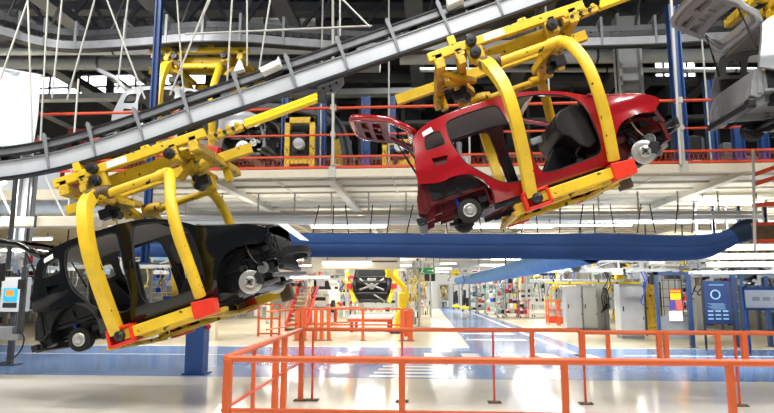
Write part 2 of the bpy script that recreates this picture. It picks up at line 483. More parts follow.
    d = MB(); d.lathe((1.565,-.72+.35,.80), (-.9,0,.3), [(0,.06),(0,.085),(.02,.085),(.02,.06)], n=20)
    d.span((1.57,-.66,.76), (1.6,-.52,.86)); d.span((1.56,-.05,.72), (1.6,.12,.86)); d.build('air_vent', DARK2, dash, bevel=.01)
    d = MB(); d.tube([(1.8,.36,.74), (1.40,.36,.84), (1.28,.36,.87)], .028, n=10); d.span((1.42,.31,.80), (1.60,.41,.90)); d.build('steering_column', LGREY, t, smooth=40)
    d = MB()
    for k in range(9): 
        y = -.6+k*.12; d.tube(cr([(1.9,y,.42), (1.78-.1*random.random(),y+.05,.3), (1.86,y+.1,.12+.1*random.random()), (1.98,y+.02,.08)], n=4), .013+.012*random.random(), n=6)
    for k in range(10): d.box((1.74+.28*random.random(), -.6+1.1*random.random(), .1+.36*random.random()), (.1,.12,.09))
    d.build('wiring_harness', DARK2, t, smooth=50)
    # seat belt pillar trims and rear side trims (dark)
    for s in (-1, 1):
        d = MB(); d.bar((1.04, s*.79, .12), (1.02, s*.70, .82), .13, .035, up=(0,1,0)); d.bar((1.02, s*.70, .82), (1.02, s*.65, 1.0), .05, .03, up=(0,1,0)); d.build('pillar_trim', DARK, t, bevel=.008)
        d = MB(); d.prism([(x, s*.66, z) for x, z in [(-.45,.3),(.3,.3),(.2,.52),(.08,.72),(-.02,.92),(-.44,.92)]], (0, s*.03, 0)); d.build('rear_side_trim', DARK, t, bevel=.01)
    # engine bay
    d = MB(); d.span((2.35,-.42,.10), (2.80,.30,.52)); d.span((2.42,-.38,.52), (2.72,.22,.62)); d.span((2.40,.30,.05), (2.75,.56,.40))
    for k in range(4): d.cyl((2.57,-.3+k*.15,.62), (2.57,-.3+k*.15,.68), .045, n=10)
    d.cyl((2.78,-.5,.2), (2.78,-.38,.2), .08, n=18); d.cyl((2.62,-.53,.28), (2.62,-.40,.28), .05, n=16); d.lathe((2.5,-.50,.36), (0,-1,0), [(0,0),(0,.08),(.04,.08),(.04,0)], n=18)
    eng = d.build('engine', DARK2, t, smooth=35, bevel=.012)
    d = MB()
    for k in range(6):
        d.tube(cr([(2.45+.5*random.random(), -.62+.2*random.random(), .2+.4*random.random()) for _ in range(4)], n=5), .012+.012*random.random(), n=8)
    d.span((2.30,-.62,.55), (2.52,-.40,.74)); d.cyl((2.85,-.6,.52), (2.85,-.42,.62), .07, n=14); d.span((2.72,-.66,.36), (2.9,-.5,.46))
    d.build('hose', RUB, eng, smooth=50)
    d = MB(); d.tube(cr([(2.72,-.55,.60), (2.66,-.58,.60), (2.65,-.58,.5), (2.68,-.58,.36), (2.74,-.58,.24)], n=4), .012, n=8)
    d.lathe((2.80,-.56,.16), (0,-1,0), [(0,.02),(.0,.085),(.03,.085),(.03,.07),(.015,.065)], n=22)
    for k in range(5):
        a = 2*PI*k/5; d.bar((2.80,-.575,.16), (2.80+.07*math.cos(a),-.575,.16+.07*math.sin(a)), .016, .012)
    d.build('belt_pulley', STEEL, eng, smooth=40, label='bright spoked pulley')
    d = MB(); d.bar((2.98,-.62,.62), (2.98,.62,.62), .08, .05); d.bar((3.06,-.6,.10), (3.06,.6,.10), .08, .08); 
    for s in (-1, 1):
        d.bar((3.02,s*.56,.62), (3.06,s*.56,.08), .06, .05); d.bar((2.2,s*.5,.3), (3.02,s*.5,.30), .10, .12); d.bar((2.3,s*.76,.78), (3.0,s*.66,.60), .05, .06)
        d.bar((2.95,s*.66,.62), (3.04,s*.66,.32), .04, .06)
    d.build('front_frame', [inner], t, bevel=.01)
    d = MB(); d.span((3.02,-.46,.12), (3.08,.46,.56)); d.span((3.0,-.4,.14), (3.02,.4,.52)); d.build('radiator', BLKST, t)
    d = MB(); P = []
    for i in range(-8, 9):
        y = i/8*.68; P.append((3.40-.2*(i/8)**2, y, .28))
    d.sweep(P, [(-.03,-.055),(.03,-.055),(.03,.055),(-.03,.055)], up=(0,0,1)); 
    for s in (-1, 1): d.bar((3.02,s*.5,.28), (3.30,s*.5,.28), .09, .09)
    d.build('bumper_beam', BLKST, t, bevel=.006)
    d = MB(); d.bar((2.62,-.5,-.10), (2.62,.5,-.10), .30, .05); d.bar((2.3,-.42,-.1), (2.95,-.42,-.06), .08, .06); d.bar((2.3,.42,-.1), (2.95,.42,-.06), .08, .06); d.bar((2.42,-.62,-.16), (2.62,-.5,-.12), .12, .05); d.bar((2.95,-.6,.0), (3.12,.6,.0), .1, .05)
    d.build('subframe', ALU, t, bevel=.008)
    d = MB()
    for k in range(16):
        d.box((2.5+.56*random.random(), -.66+.3*random.random(), .06+.55*random.random()), (.05+.08*random.random(), .05, .04+.07*random.random()), rot=Matrix.Rotation(random.random(), 3, 'Y'))
    d.build('engine_bracket', DARK2 if inner is not SILIN else ALU, t, bevel=.006)
    # lamp carrier at the near front corner
    for s in (-1, 1):
        d = MB(); d.lathe((2.97, s*.60, .50), (1,0,0), [(0,0),(0,.07),(.06,.085),(.06,.0)], n=16); d.span((2.9, s*.52, .36), (3.0, s*.70, .44)); d.build('lamp_bracket', BLKST, t, smooth=40)
    # open tailgate
    mb = MB(); wid = lambda u: .56+.06*min(1, u/.5)
    prof = [(0,-1),(.0,1)]
    outer = [V((0,-.56)), V((.3,-.60)), V((.55,-.63)), V((.85,-.60)), V((.97,-.52)), V((1.0,-.3)), V((1.0,.3)), V((.97,.52)), V((.85,.60)), V((.55,.63)), V((.3,.60)), V((0,.56))]
    win = cr([V(p) for p in [(.1,-.44),(.46,-.52),(.50,-.40),(.50,.40),(.46,.52),(.1,.44)]], True, 3)
    cuts = [[V((.60+.0,y0)), V((.60,y1)), V((.74,y1)), V((.74,y0))] for y0, y1 in ((-.50,-.20),(-.14,.14),(.20,.50))]
    cuts += [[V((.80,y0)), V((.80,y1)), V((.91,y1)), V((.91,y0))] for y0, y1 in ((-.46,-.08),(.08,.46))]
    sheet(mb, outer, [win]+cuts, lambda u, v: gate_pt(u, v, -.05), lambda u, v: gate_pt(u, v, -.10), .08, 0, 0)
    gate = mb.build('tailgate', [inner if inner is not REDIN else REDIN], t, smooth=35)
    mb = MB(); sheet(mb, outer, [win], lambda u, v: gate_pt(u, v, .05), lambda u, v: gate_pt(u, v, .02), .08, 0, 0)
    mb.build('gate_skin', [paint], gate, smooth=35)
    mb = MB()
    edge = [gate_pt(u, v, -.015) for u, v in cr([V((p.x, p.y)) for p in outer], True, 2)]
    mb.tube(edge, .05, n=8, closed=True); mb.build('gate_rim', [paint], gate, smooth=60)
    for s in (-1, 1):
        d = MB(); d.cyl((-.47, s*.60, .95), gate_pt(.42, s*.52, -.04), .011, n=8); d.cyl((-.47, s*.60, .95), V((-.47, s*.60, .95)).lerp(gate_pt(.42, s*.52, -.04), .5), .017, n=8)
        d.build('gas_strut', BLKST, t, smooth=40)
    if sticker:
        d = MB(); d.add([(x, -hw(x, z)-.004, z) for x, z in ((-.27,1.315),(-.12,1.345),(-.11,1.27),(-.27,1.245))], [(0,1,2,3)])
        pp = d.build('paper_label', PAPER, t, thick=.002, label='white paper label on rear pillar')
        d = MB()
        for k in range(5):
            x = -.25+.024*k; d.add([(x, -hw(x,1.29)-.0065, 1.262+.004*k), (x+.011, -hw(x,1.29)-.0065, 1.264+.004*k), (x+.011, -hw(x,1.29)-.0065, 1.286+.004*k), (x, -hw(x,1.29)-.0065, 1.284+.004*k)], [(0,1,2,3)])
        d.build('print', MGREY, pp)
    return t

# poses of the two cars on the incline, taken from their hubs
PITCH = math.radians(18.35)
def car_pose(hub, shift=0., Y=8.45):
    p = D(hub[0], hub[1], Y)
    o = p+V((math.cos(PITCH), 0, math.sin(PITCH)))*shift
    return (V((o.x, Y+.80, o.z)), (0, -PITCH, 0))
P_RED = car_pose((470, 210))
P_BLK = car_pose((74, 341), .06)
make_car('glossy red unfinished car body with its tailgate open, hanging in a yellow carrier', RED, REDIN, 'car bodies on the overhead conveyors', P_RED)
bk = make_car('glossy black unfinished car body, hanging low over the polished floor in a yellow carrier', BLK, BLKIN, 'car bodies on the overhead conveyors', P_BLK)
# paper sheet taped on the nose of the black car
d = MB(); d.add([(3.17,-.50,.72), (3.25,-.20,.73), (3.50,-.20,.37), (3.43,-.50,.38)], [(0,1,2,3)]); d.build('paper_sheet', PAPER, bk, thick=.003, label='white paper sheet on bonnet edge')
# ------------------------------------------------------------------ carriers (same axes as the car they carry)
def RL(px, py, Y, pose=P_RED):      # a pixel on the plane at distance Y -> carrier axes
    q = D(px, py, Y)-pose[0]; c, s = math.cos(PITCH), math.sin(PITCH)
    return V((q.x*c+q.z*s, q.y, -q.x*s+q.z*c))
def make_carrier(label, pose, group):
    t = empty('car_carrier', pose[0], pose[1], label, 'carrier', group)
    yc = -.55                 # line of the load bar under the conveyor
    b = MB(); b.bar((.1,yc,2.41), (2.56,yc,2.41), .12, .14); b.span((.46,yc-.065,2.47), (.58,yc+.065,2.62)); b.span((1.55,yc-.065,2.45), (1.68,yc+.065,2.52))
    bar = b.build('load_bar', YEL, t, bevel=.012)
    b = MB(); b.span((.98,yc-.066,2.36), (1.30,yc-.061,2.46)); b.build('white_plate', PAPER, bar, label='white plate on the yellow bar')
    for x, z in ((.78,2.42), (.78,2.22), (1.98,2.24)):
        b = MB(); b.lathe((x,yc-.02,z), (0,-1,0), [(0,0),(0,.05),(.06,.085),(.14,.085),(.16,.07),(.165,.03),(.18,.025),(.18,0)], n=20)
        b.build('roller', DARK2, bar, smooth=35)
    for x0, x1 in ((.68,.92),(1.90,2.08)):
        b = MB(); b.span((x0,yc-.05,2.12), (x1,yc+.06,2.36)); b.build('trolley_plate', YEL2, t, bevel=.01)
    # cross frames hung from the bar, reaching across the car
    for x0, s in ((.24, 1), (2.34, -1)):
        b = MB()
        b.bar((x0,-.62,2.26), (x0,1.5,2.26), .14, .15); b.bar((x0+s*.32,-.66,2.18), (x0+s*.32,1.15,2.18), .11, .11)
        b.span((x0-.05,yc-.06,2.26), (x0+.08,yc+.06,2.42)); b.span((x0+s*.32-.06,yc-.06,2.16), (x0+s*.32+.06,yc+.06,2.4))
        b.bar((x0,.2,2.2), (x0+s*.34,.2,2.12), .10, .12); b.bar((x0,-.35,2.2), (x0+s*.5,-.1,1.98), .09, .09)
        b.build('cross_frame', YEL2, t, bevel=.012)
        b = MB(); b.bar((x0+s*.34,yc-.05,2.34), (x0+s*.36,.95,1.88), .13, .12); b.bar((x0+s*.12,yc+.3,2.2), (x0+s*.5,.5,2.02), .1, .1)
        b.span((x0-.05,.75,1.95), (x0+.08,.85,2.22)); b.span((x0+s*.3-.06,.6,1.86), (x0+s*.3+.1,.72,2.1))
        b.build('hanger_plate', YEL, t, bevel=.01)
        b = MB(); b.cyl((x0+s*.33,.1,1.86), (x0+s*.33,.3,1.86), .07, n=12); b.box((x0+s*.2,.1,1.9), (.18,.16,.16)); b.cyl((x0+s*.3,.0,1.96), (x0+s*.3,.3,1.96), .06, n=10); b.build('latch', DARK2, t, bevel=.01)
    # long flat rails
    for y, z, x0, x1 in ((-.25,2.29,.80,2.15),(.65,2.36,-.50,2.92)):
        b = MB(); b.bar((x0,y,z), (x1,y,z), .03, .17); b.bar((x0,y+.04,z-.08), (x1,y+.04,z-.08), .10, .02); b.build('long_rail', YEL, t, bevel=.006)
    # near and far hoops: bowed arms coming down from a round top tube
    for s in (-1, 1):
        k = -s
        MB().tube(cr([(.86,s*.84,1.90), (1.4,s*.83,1.91), (1.98,s*.83,1.91)], n=3), .066, n=14).build('top_tube', YEL, t, smooth=50)
        MB().tube(cr([(1.78,s*.80,1.92), (1.95,s*.84,1.90), (2.01,s*1.04,1.70), (2.02,s*1.25,1.32), (2.01,s*1.27,.90), (2.0,s*1.16,.48), (1.97,s*.98,.0)], n=5), .082, n=14).build('hoop_arm', YEL, t, smooth=50)
        pts = cr([(.80,s*.78,1.97), (.80,s*.92,1.92), (.81,s*1.18,1.72), (.835,s*1.38,1.33), (.815,s*1.38,.9), (.78,s*1.25,.45), (.735,s*1.06,.0), (.73,s*1.02,-.12)], n=5)
        P = []
        for i, p in enumerate(pts):
            tn = (pts[min(i+1, len(pts)-1)]-pts[max(i-1, 0)]).normalized(); xx = V((1,0,0)); xx = (xx-tn*xx.dot(tn)).normalized(); yy = tn.cross(xx)
            P.append([p+xx*a+yy*c for a, c in ((-.075,-.085),(0,-.10),(.075,-.085),(.083,0),(.075,.085),(-.075,.085),(-.083,0),(-.075,-.085))])
        b = MB(); b.grid(P); b.build('hoop_arm', YEL, t, smooth=28)
        MB().tube(cr([(1.05,s*.83,1.92), (.90,s*.82,1.95), (.805,s*.88,1.95), (.803,s*1.0,1.87)], n=3), .10, n=12).build('worn_joint', BROWN if s < 0 else YEL2, t, smooth=40, label='brown worn joint' if s < 0 else None)
        # lower beam along the sill and red corner boxes
        yb = s*1.0
        b = MB(); b.bar((.80,yb,-.165), (1.90,yb,-.165) if s < 0 else (2.75,yb,-.165), .13, .15); b.build('sill_beam', YEL, t, bevel=.012)
        b = MB(); b.bar((.45,s*.72,-.25), (2.2,s*.72,-.25), .16, .06); b.span((.5,s*.68,-.23), (.64,s*.8,-.13)); b.span((1.9,s*.68,-.23), (2.02,s*.8,-.13)); b.build('support_rail', YEL2, t, bevel=.01)
        r = MB(); r.span((.60,yb-.11,-.29), (.64,yb+.11,-.05)); r.span((.93,yb-.11,-.29), (.97,yb+.11,-.05)); r.span((.60,yb-.11,-.085), (.97,yb+.11,-.045)); r.span((.60,yb-.11,-.30), (.97,yb+.11,-.26)); r.span((.60,yb+.0,-.29), (.97,yb+.08,-.05))
        bx = r.build('corner_box', REDB, t, bevel=.01)
        c = MB(); c.lathe((.78,yb-.02,-.17), (0,s,0), [(0,.0),(.0,.075),(.09,.075),(.10,.06),(.125,.03),(.125,0)], n=18); c.build('pivot_roller', DARK2, bx, smooth=35)
        r = MB(); r.prism([(1.85,yb-.12,-.29), (2.16,yb-.12,-.28), (2.18,yb-.12,-.08), (1.86,yb-.12,-.05)], (0,.22,0)); r.build('corner_box', REDB, t, bevel=.01)
        for x in (1.05, 1.72):
            c = MB(); c.span((x,s*.74,-.22), (x+.12,s*.84,-.12)); c.build('rubber_pad', RUB, t)
    for x in (.5, 1.95):
        b = MB(); b.bar((x,-.9,-.27), (x,.9,-.27), .1, .06); b.build('lower_cross_member', YEL2, t, bevel=.01)
    b = MB(); b.span((2.6,.9,-.32), (2.8,1.1,-.02)); b.span((2.45,.93,-.09), (2.55,1.07,.02)); b.build('end_bracket', BROWN, t, bevel=.01)
    return t
GC = 'yellow carriers on the overhead conveyors'
off = .10
def shift(pose, dx): return (pose[0]+V((math.cos(PITCH), 0, math.sin(PITCH)))*dx, pose[1])
ca = make_carrier('yellow carrier holding the red car body on the incline', shift(P_RED, .10), GC)
cb = copy_tree(ca); cb['label'] = 'yellow carrier holding the black car body low on the incline'
cb.location = shift(P_BLK, -.03)[0]

# ------------------------------------------------------------------ near inclined conveyor
YN = 8.70
def conv_path(pix, Y): return [D(x, y, Y) for x, y in pix]
low = cr(conv_path([(-140,186),(-60,184),(0,180),(50,172),(100,158.5),(150,142),(200,124),(290,93.5),(380,62.5),(460,34.5),(540,6),(640,-31),(740,-70),(820,-101)], YN), n=4)
def offs(pts, d):
    out = []
    for i, p in enumerate(pts):
        t = (pts[min(i+1, len(pts)-1)]-pts[max(i-1, 0)]).normalized()
        n = V((-t.z, 0, t.x)); out.append(p+n*d)
    return out
t = empty('overhead_conveyor', low[0], label='long white inclined conveyor track rising from lower left to upper right over both cars', cat='conveyor')
def T(pts, o=t): return [p-o.location for p in pts]
R4 = lambda w, h: [(-h,-w),(h,-w),(h,w),(-h,w)]
MB().sweep(T(offs(low, .15)), R4(.02, .125)).build('track_web', WHT, t, smooth=30)
b = MB(); b.sweep(T(offs(low, .28)), R4(.045, .01)); b.build('upper_flange', GREYB, t, smooth=30)
MB().sweep(T([p+V((0,.0,0)) for p in offs(low, .012)]), R4(.06, .02)).build('lower_flange', BLKST, t, smooth=30)
MB().sweep(T([p+V((0,.06,0)) for p in offs(low, .455)]), R4(.02, .05)).build('chain_rail', GREYB, t, smooth=30)
b = MB(); b.sweep(T([p+V((0,.06,0)) for p in offs(low, .52)]), R4(.04, .014)); b.sweep(T([p+V((0,.06,0)) for p in offs(low, .395)]), R4(.04, .011)); b.build('chain_rail_flange', BLKST, t, smooth=30)
# the drive chain: links lying between the rails
b = MB(); L = offs(low, .335); acc = 0; k = 0
for p, q in zip(L, L[1:]):
    n = max(1, int((q-p).length/.14))
    for i in range(n):
        c = p.lerp(q, i/n)+V((0,.12,0))-t.location; d = (q-p).normalized(); k += 1
        b.bar(c-d*.05, c+d*.05, .05+.03*(k % 2), .035+.02*(k % 3 == 0))
        if k % 6 == 0: b.box(c+V((0,0,.05)), (.12,.05,.08))
b.build('drive_chain', DARK2, t)
# brackets standing on the track
hooks = [(-8,176),(48,168),(95,156),(143,140.5),(191,122.5),(243,104),(296,86.5),(348,69),(399,51),(450,32.5),(503,14.5),(556,-4),(610,-23),(664,-43)]
for x, y in hooks:
    p = D(x, y, YN-.05); i = min(range(len(low)), key=lambda j: (low[j]-p).length)
    tn = (low[min(i+1, len(low)-1)]-low[max(i-1, 0)]).normalized(); nn = V((-tn.z, 0, tn.x)); p = p-t.location
    b = MB(); b.prism([p-tn*.012, p+tn*.016, p+nn*.22+tn*.024, p+nn*.54+tn*.02, p+nn*.58-tn*.02, p+nn*.53-tn*.045, p+nn*.2-tn*.022], (0,.025,0))
    b.bar(p+nn*.49+V((0,.02,0)), p+nn*.49+V((0,.5,0)), .05, .04)
    b.build('track_bracket', MGREY, t, bevel=.004)
# small white guards and a tow bar between carriers
for x, y in ((237,68),(276,66)):
    p = D(x, y, YN+.05)-t.location; b = MB(); b.prism([p+V((-.06,0,-.06)), p+V((.1,0,-.02)), p+V((.03,0,.16))], (0,.12,0)); b.build('guard_plate', OFFW, t)
for (x0,y0),(x1,y1),w in (((262,73),(281,64),.05),((447,6),(463,-1),.05)):
    p, q = D(x0,y0,YN-.05)-t.location, D(x1,y1,YN-.05)-t.location
    b = MB(); b.bar(p, q, .22, .09); b.build('guard_plate', OFFW, t, bevel=.01)
for a, bb in ((((245,126),(318,99))), (((599,8),(668,-18)))):
    p, q = D(a[0], a[1], YN), D(bb[0], bb[1], YN)
    o = empty('tow_bar', p, label='yellow tow bar ahead of the black car carrier' if a[0] < 400 else 'yellow tow bar ahead of the red car carrier', cat='tow bar', group='tow bars')
    b = MB(); b.bar((0,0,0), q-p, .14, .07); b.bar(V((0,-.06,.05)), q-p+V((0,-.06,.05)), .03, .06); b.build('bar', YCLEAN, o, bevel=.01)
    d = (q-p).normalized(); b = MB(); nn = V((-d.z,0,d.x))
    for k in range(4):
        c = -d*(.1+.14*k); b.box(c, (.13,.12,.1), rot=Matrix.Rotation(-math.atan2(d.z,d.x), 3, 'Y')); b.cyl(c+nn*.05+V((0,-.08,0)), c+nn*.05+V((0,.08,0)), .035, n=10)
    b.build('coupling', YEL2, o, bevel=.015)
    b = MB()
    for k in range(3): c = -d*(.17+.14*k); b.cyl(c+V((0,-.09,0)), c+V((0,.09,0)), .028, n=10)
    b.box((q-p)+d*.06, (.12,.1,.16)); b.build('pin', DARK2, o, smooth=40)
# rods that hang the near conveyor from the roof steel
rods = [((28,0),(0,80),9.2),((28,5),(33,160),8.9),((48,0),(40,150),9.4),((62,0),(52,98),9.3),((94,2),(67,100),9.2),((107,0),(145,99),8.9),((128,0),(117,90),9.3),((201,18),(170,95),9.0),((210,0),(190,45),9.6),((247,0),(247,66),9.1),((232,0),(227,84),8.9),((270,0),(259,70),9.2),((343,0),(370,27),9.1),((340,0),(340,36),9.3),((186,132),(177,0),9.6)]
for a, c, Y in rods:
    p, q = D(*c, Y), D(*a, Y)
    if q.z < p.z: p, q = q, p
    q = p+(q-p)*((8.7-p.z)/(q.z-p.z))
    MB().tube(T([p, q]), .015, n=8).build('support_rod', ROD, t, smooth=50)
MB().tube(T([D(186,34,9.2), D(372,26,9.2)]), .018, n=8).build('tie_rod', ROD, t, smooth=50)
# ------------------------------------------------------------------ floor and its markings
def floor_mat(name, rgb, rough=.13, rgb2=None):
    m = mat(name, rgb, rough, rgb2=rgb2, nscale=.6, spec=.6)
    return m
FL = floor_mat('floor_cream', (230,226,216), .12, (219,214,204))
FB = floor_mat('floor_blue', (112,142,192), .14, (122,152,200))
FY = floor_mat('floor_pale_yellow', (226,214,186), .2, (218,206,178))
FW_ = floor_mat('floor_white_line', (238,238,236), .25)
b = MB(); b.span((-26,-3,-.2), (30,95,0)); struct('floor', b, FL)
def patch(name, poly, m, z0=.0, h=.003):
    b = MB(); b.prism([(x, y, z0) for x, y in poly], (0,0,h)); return struct(name, b, m)
patch('trim_1', [(-26,12.2),(30,12.2),(30,19.0),(-26,19.0)], FB)
patch('trim_2', [(-26,19.0),(1.2,19.0),(.9,94),(-26,94)], FY)
patch('trim_3', [(1.2,19.0),(4.6,19.0),(3.6,94),(.9,94)], FB)
patch('trim_4', [(4.6,19.0),(30,19.0),(30,94),(3.6,94)], FY)
b = MB()
b.prism([(3.92,15.6,.003), (4.08,15.6,.003), (3.1,94,.003), (3.0,94,.003)], (0,0,.002))
for k in range(5):                                   # crossing bars
    y = 12.35+k*.55; b.span((-1.25+.05*k,y,.003), (.35,y+.26,.005))
for k in range(5):
    x = -.15+k*1.02; b.prism([(x,15.9,.003), (x+.5,15.9,.003), (x+.42,17.3,.003), (x-.06,17.3,.003)], (0,0,.002))
for x0, x1, y in ((-26,1.2,19.0),(4.6,30,19.0)): b.span((x0,y,.003), (x1,y+.12,.005))
b.span((-26,16.4,.003), (-4.6,16.5,.005)); b.span((5.2,16.9,.003), (30,17.0,.005))
for k in range(3): b.span((8.6+k*.1,14.9-k*.9,.003), (14,15.2-k*.9,.005))
for k in range(3): b.prism([(1.3,22+k*3.2,.003), (3.4,22+k*3.2,.003), (3.4,22.7+k*3.2,.003), (1.3,22.7+k*3.2,.003)], (0,0,.002))
b.build('trim_5', FW_, kind='structure')

# ------------------------------------------------------------------ mezzanine, walls, roof
UY_ = 34
MZ = D(430, 168, 12).z        # top of the mezzanine edge
MB_ = D(430, 176, 12).z
b = MB(); b.span((-7.2,12,MZ-.05), (24,46,MZ)); struct('mezzanine_slab', b, CREAMD)
b = MB(); b.span((-26,14.0,MZ-.05), (-7.2,UY_,MZ)); b.span((-26,13.9,MZ-.25), (-7.2,14.0,MZ)); struct('mezzanine_slab_left', b, CREAMD)
b = MB(); b.span((-7.2,11.95,MB_), (24,12.1,MZ)); struct('mezzanine_edge_beam', b, CREAM)
b = MB()
for k in range(22):
    y = 12.7+k*.85; b.span((-7.2,y,MZ-.10), (24,y+.10,MZ-.05))
struct('mezzanine_joists', b, CREAMD)
b = MB()
for x in (-7.1,-4.6,-2.1,.6,3.4,6.2,9.0,12,15,18): b.span((x,12.1,MZ-.20), (x+.09,34,MZ-.05)); b.span((x-.04,12.1,MZ-.215), (x+.13,34,MZ-.20))
for k in range(14):
    for x in (-3.4,-.8,2.0,4.8,7.6,10.5): b.span((x,12.2+k*.85,MZ-.075), (x+.04,12.72+k*.85,MZ-.05))
struct('mezzanine_girders', b, CREAM)
b = MB(); b.span((-26,70,0), (30,70.3,15.6)); struct('wall_back', b, mat('far_wall', (214,214,210), .7))
b = MB(); b.span((-26.3,-3,0), (-26,95,15.6)); struct('wall_left', b, WALLM)
b = MB(); b.span((30,-3,0), (30.3,95,15.6)); struct('wall_right', b, WALLM)
UY = 34
WZ0, WZ1 = D(430,91,UY).z, D(430,66,UY).z
b = MB(); b.span((-26,UY,MZ), (30,UY+.3,WZ0)); struct('wall_upper', b, mat('upper_wall', (78,80,84), .8, noise=.2, nscale=.5))
b = MB(); b.span((-26,UY,WZ1), (30,UY+.3,15.6)); struct('wall_upper_head', b, ROOFM)
b = MB(); b.span((-26,-3,15.6), (30,70,15.9)); struct('roof', b, ROOFM)
# roof steel: frames across, rafters along
for i, (y, z) in enumerate(((17.5,9.6),(21,10.6),(24.5,11.7),(28,12.9))):
    b = MB(); b.span((-26,y,z), (30,y+.25,z+.3)); b.span((-26,y,z+1.5), (30,y+.25,z+1.75))
    for k in range(28): b.bar((-26+2*k,y+.12,z+.2), (-25+2*k,y+.12,z+1.6), .1, .1); b.bar((-24+2*k,y+.12,z+.2), (-25+2*k,y+.12,z+1.6), .1, .1)
    struct('roof_truss', b, BEAMG)
b = MB()
for x in (-20,-16.5,-13,-10.2,-7.4,-4,-.5,3,6.5,10,13.5,17,21): b.span((x,12,9.2), (x+.28,UY,9.5)); b.span((x-.1,12,9.18), (x+.38,UY,9.22))
struct('roof_rafters', b, BEAMG)
# window band high on the upper wall
WINS = [(-24.5,-19.6),(-19.2,-16.4),(-16.0,-13.4),(13.0,14.0),(14.3,15.3)]
for i, (x0, x1) in enumerate(WINS):
    z0, z1 = WZ0, WZ1
    b = MB(); b.span((x0,UY+.1,z0), (x1,UY+.16,z1)); w = b.build('window_%d' % (i+1), LAMPW, kind='structure')
    b = MB()
    n = max(2, int((x1-x0)/1.1))
    for k in range(n+1): b.span((x0+(x1-x0)*k/n-.05,UY-.02,z0), (x0+(x1-x0)*k/n+.05,UY+.1,z1))
    for z in (z0, (z0+z1)/2, z1): b.span((x0,UY-.02,z-.05), (x1,UY+.1,z+.05))
    b.build('window_frame', BEAMG, w)
b = MB(); xs = [-26]+[v for w in WINS for v in w]+[30]
for k in range(0, len(xs), 2): b.span((xs[k],UY,WZ0), (xs[k+1],UY+.3,WZ1))
struct('wall_upper_piers', b, MATS['upper_wall'])
# ceiling ducts, pipes and trays
def run(name, pts, r, m, label, cat='pipe', group=None, box=None):
    pts = [V(p) for p in pts]; o = empty(name, pts[0], label=label, cat=cat, group=group); q = [p-pts[0] for p in pts]
    b = MB()
    if box: 
        for a, c in zip(q, q[1:]): b.bar(a, c, box[0], box[1])
    else: b.tube(q, r, n=14)
    b.build('run', m, o, smooth=50 if not box else 0)
    b = MB(); L = (q[-1]-q[0]).length; n = max(2, int(L/3))
    for k in range(n):
        p = q[0].lerp(q[-1], (k+.5)/n)
        if box: b.span(p+V((-.03,-.03,box[1]/2)), p+V((.03,.03,2.2)))
        else: b.lathe(p, (q[-1]-q[0]), [(0,r*1.02),(0,r*1.12),(.06,r*1.12),(.06,r*1.02)], n=14)
    b.build('hanger' if box else 'joint_ring', GREYD, o, smooth=40)
    return o
run('ventilation_duct', [D(250,18,19), D(318,20,19)], .42, DUCTS, 'short silver round duct under the roof above the white track', 'duct')
run('roof_pipe', [D(-60,52,16.5), D(420,50,16.5)], .11, LGREY, 'grey pipe just under the rear track at upper left', group='roof pipes')
run('roof_pipe', [D(-60,62,17), D(380,66,17)], .2, MGREY, 'thick grey pipe above the high windows at upper left', group='roof pipes')
run('roof_pipe', [D(400,58,17), D(800,55,17)], .2, LGREY, 'thick pale pipe under the rear track at upper right', group='roof pipes')
run('roof_pipe', [D(420,70,18), D(800,70,18)], .07, LGREY, 'thin pale pipe in the dark bay at upper right', group='roof pipes')
run('cable_tray', [D(-60,8,18), D(800,12,18)], .1, BEAMG, 'long grey cable tray across the top of the hall', 'cable tray', box=(.5,.28))
run('cable_tray', [D(-60,100,20), D(420,92,20)], .1, MGREY, 'grey cable tray behind the upper walkway rails', 'cable tray', box=(.4,.2))
run('cable_tray', [D(330,78,22), D(800,82,22)], .1, BEAMG, 'grey cable tray behind the red car roof', 'cable tray', box=(.4,.22))
run('cable_tray', [D(330,62,21), D(560,60,21)], .1, BLKST, 'dark cable tray behind the red car carrier', 'cable tray', box=(.6,.5))
# dark storage racking and shade at the back of the upper floor
for i, (x0, x1, lab) in enumerate(((-6.5,1.0,'dark steel racking on the upper floor behind the white track'),(2.2,9.0,'dark steel racking on the upper floor behind the red bonnet'),(9.6,17,'dark steel racking on the upper floor behind the grey car body'))):
    o = empty('storage_rack', (x0,24,MZ), label=lab, cat='rack', group='storage racks upstairs'); w = x1-x0
    for k in range(int(w/1.8)+1): b = MB(); b.span((k*1.8,0,0), (k*1.8+.12,1.2,6)); b.build('upright', BEAMG, o)
    for z in (1.4,2.9,4.4,5.8): b = MB(); b.span((0,0,z), (w,1.2,z+.14)); b.build('shelf', MGREY, o)
    b = MB()
    for k in range(int(w/.9)):
        for z in (0,1.55,3.05,4.55): 
            if random.random() < .75: b.span((k*.9+.08,.1,z), (k*.9+.8,1.1,z+.5+.7*random.random()))
    b.build('stored_goods', DARK2, o)

# upper walkway railing with posts, mesh panels
t = empty('walkway_railing', (0,12,MZ), label='orange walkway railing along the edge of the upper floor', cat='railing')
z1, z2 = D(430,106,12).z-MZ, D(430,133,12).z-MZ
X0, X1 = D(-20,150,12).x, 24
b = MB(); b.tube([(X0,0,z1), (X1,0,z1)], .03); b.build('top_rail', ORGD, t, smooth=50)
b = MB(); b.tube([(X0,0,z2), (X1,0,z2)], .022); b.build('middle_rail', ORGD, t, smooth=50)
zk = D(430,155,12).z-MZ
b = MB(); b.span((X0,-.02,zk-.02), (X1,.02,zk+.02)); b.span((X0,-.02,.02), (X1,.02,.07)); b.build('kick_rail', ORGD, t)
b = MB()
n = int((X1-X0)/.09)
for k in range(n): b.bar((X0+k*.09,0,.05), (X0+k*.09+.09,0,zk), .008, .008); b.bar((X0+k*.09+.09,0,.05), (X0+k*.09,0,zk), .008, .008)
b.build('mesh_panel', mat('dark_orange_mesh', (168,52,26), .6), t)
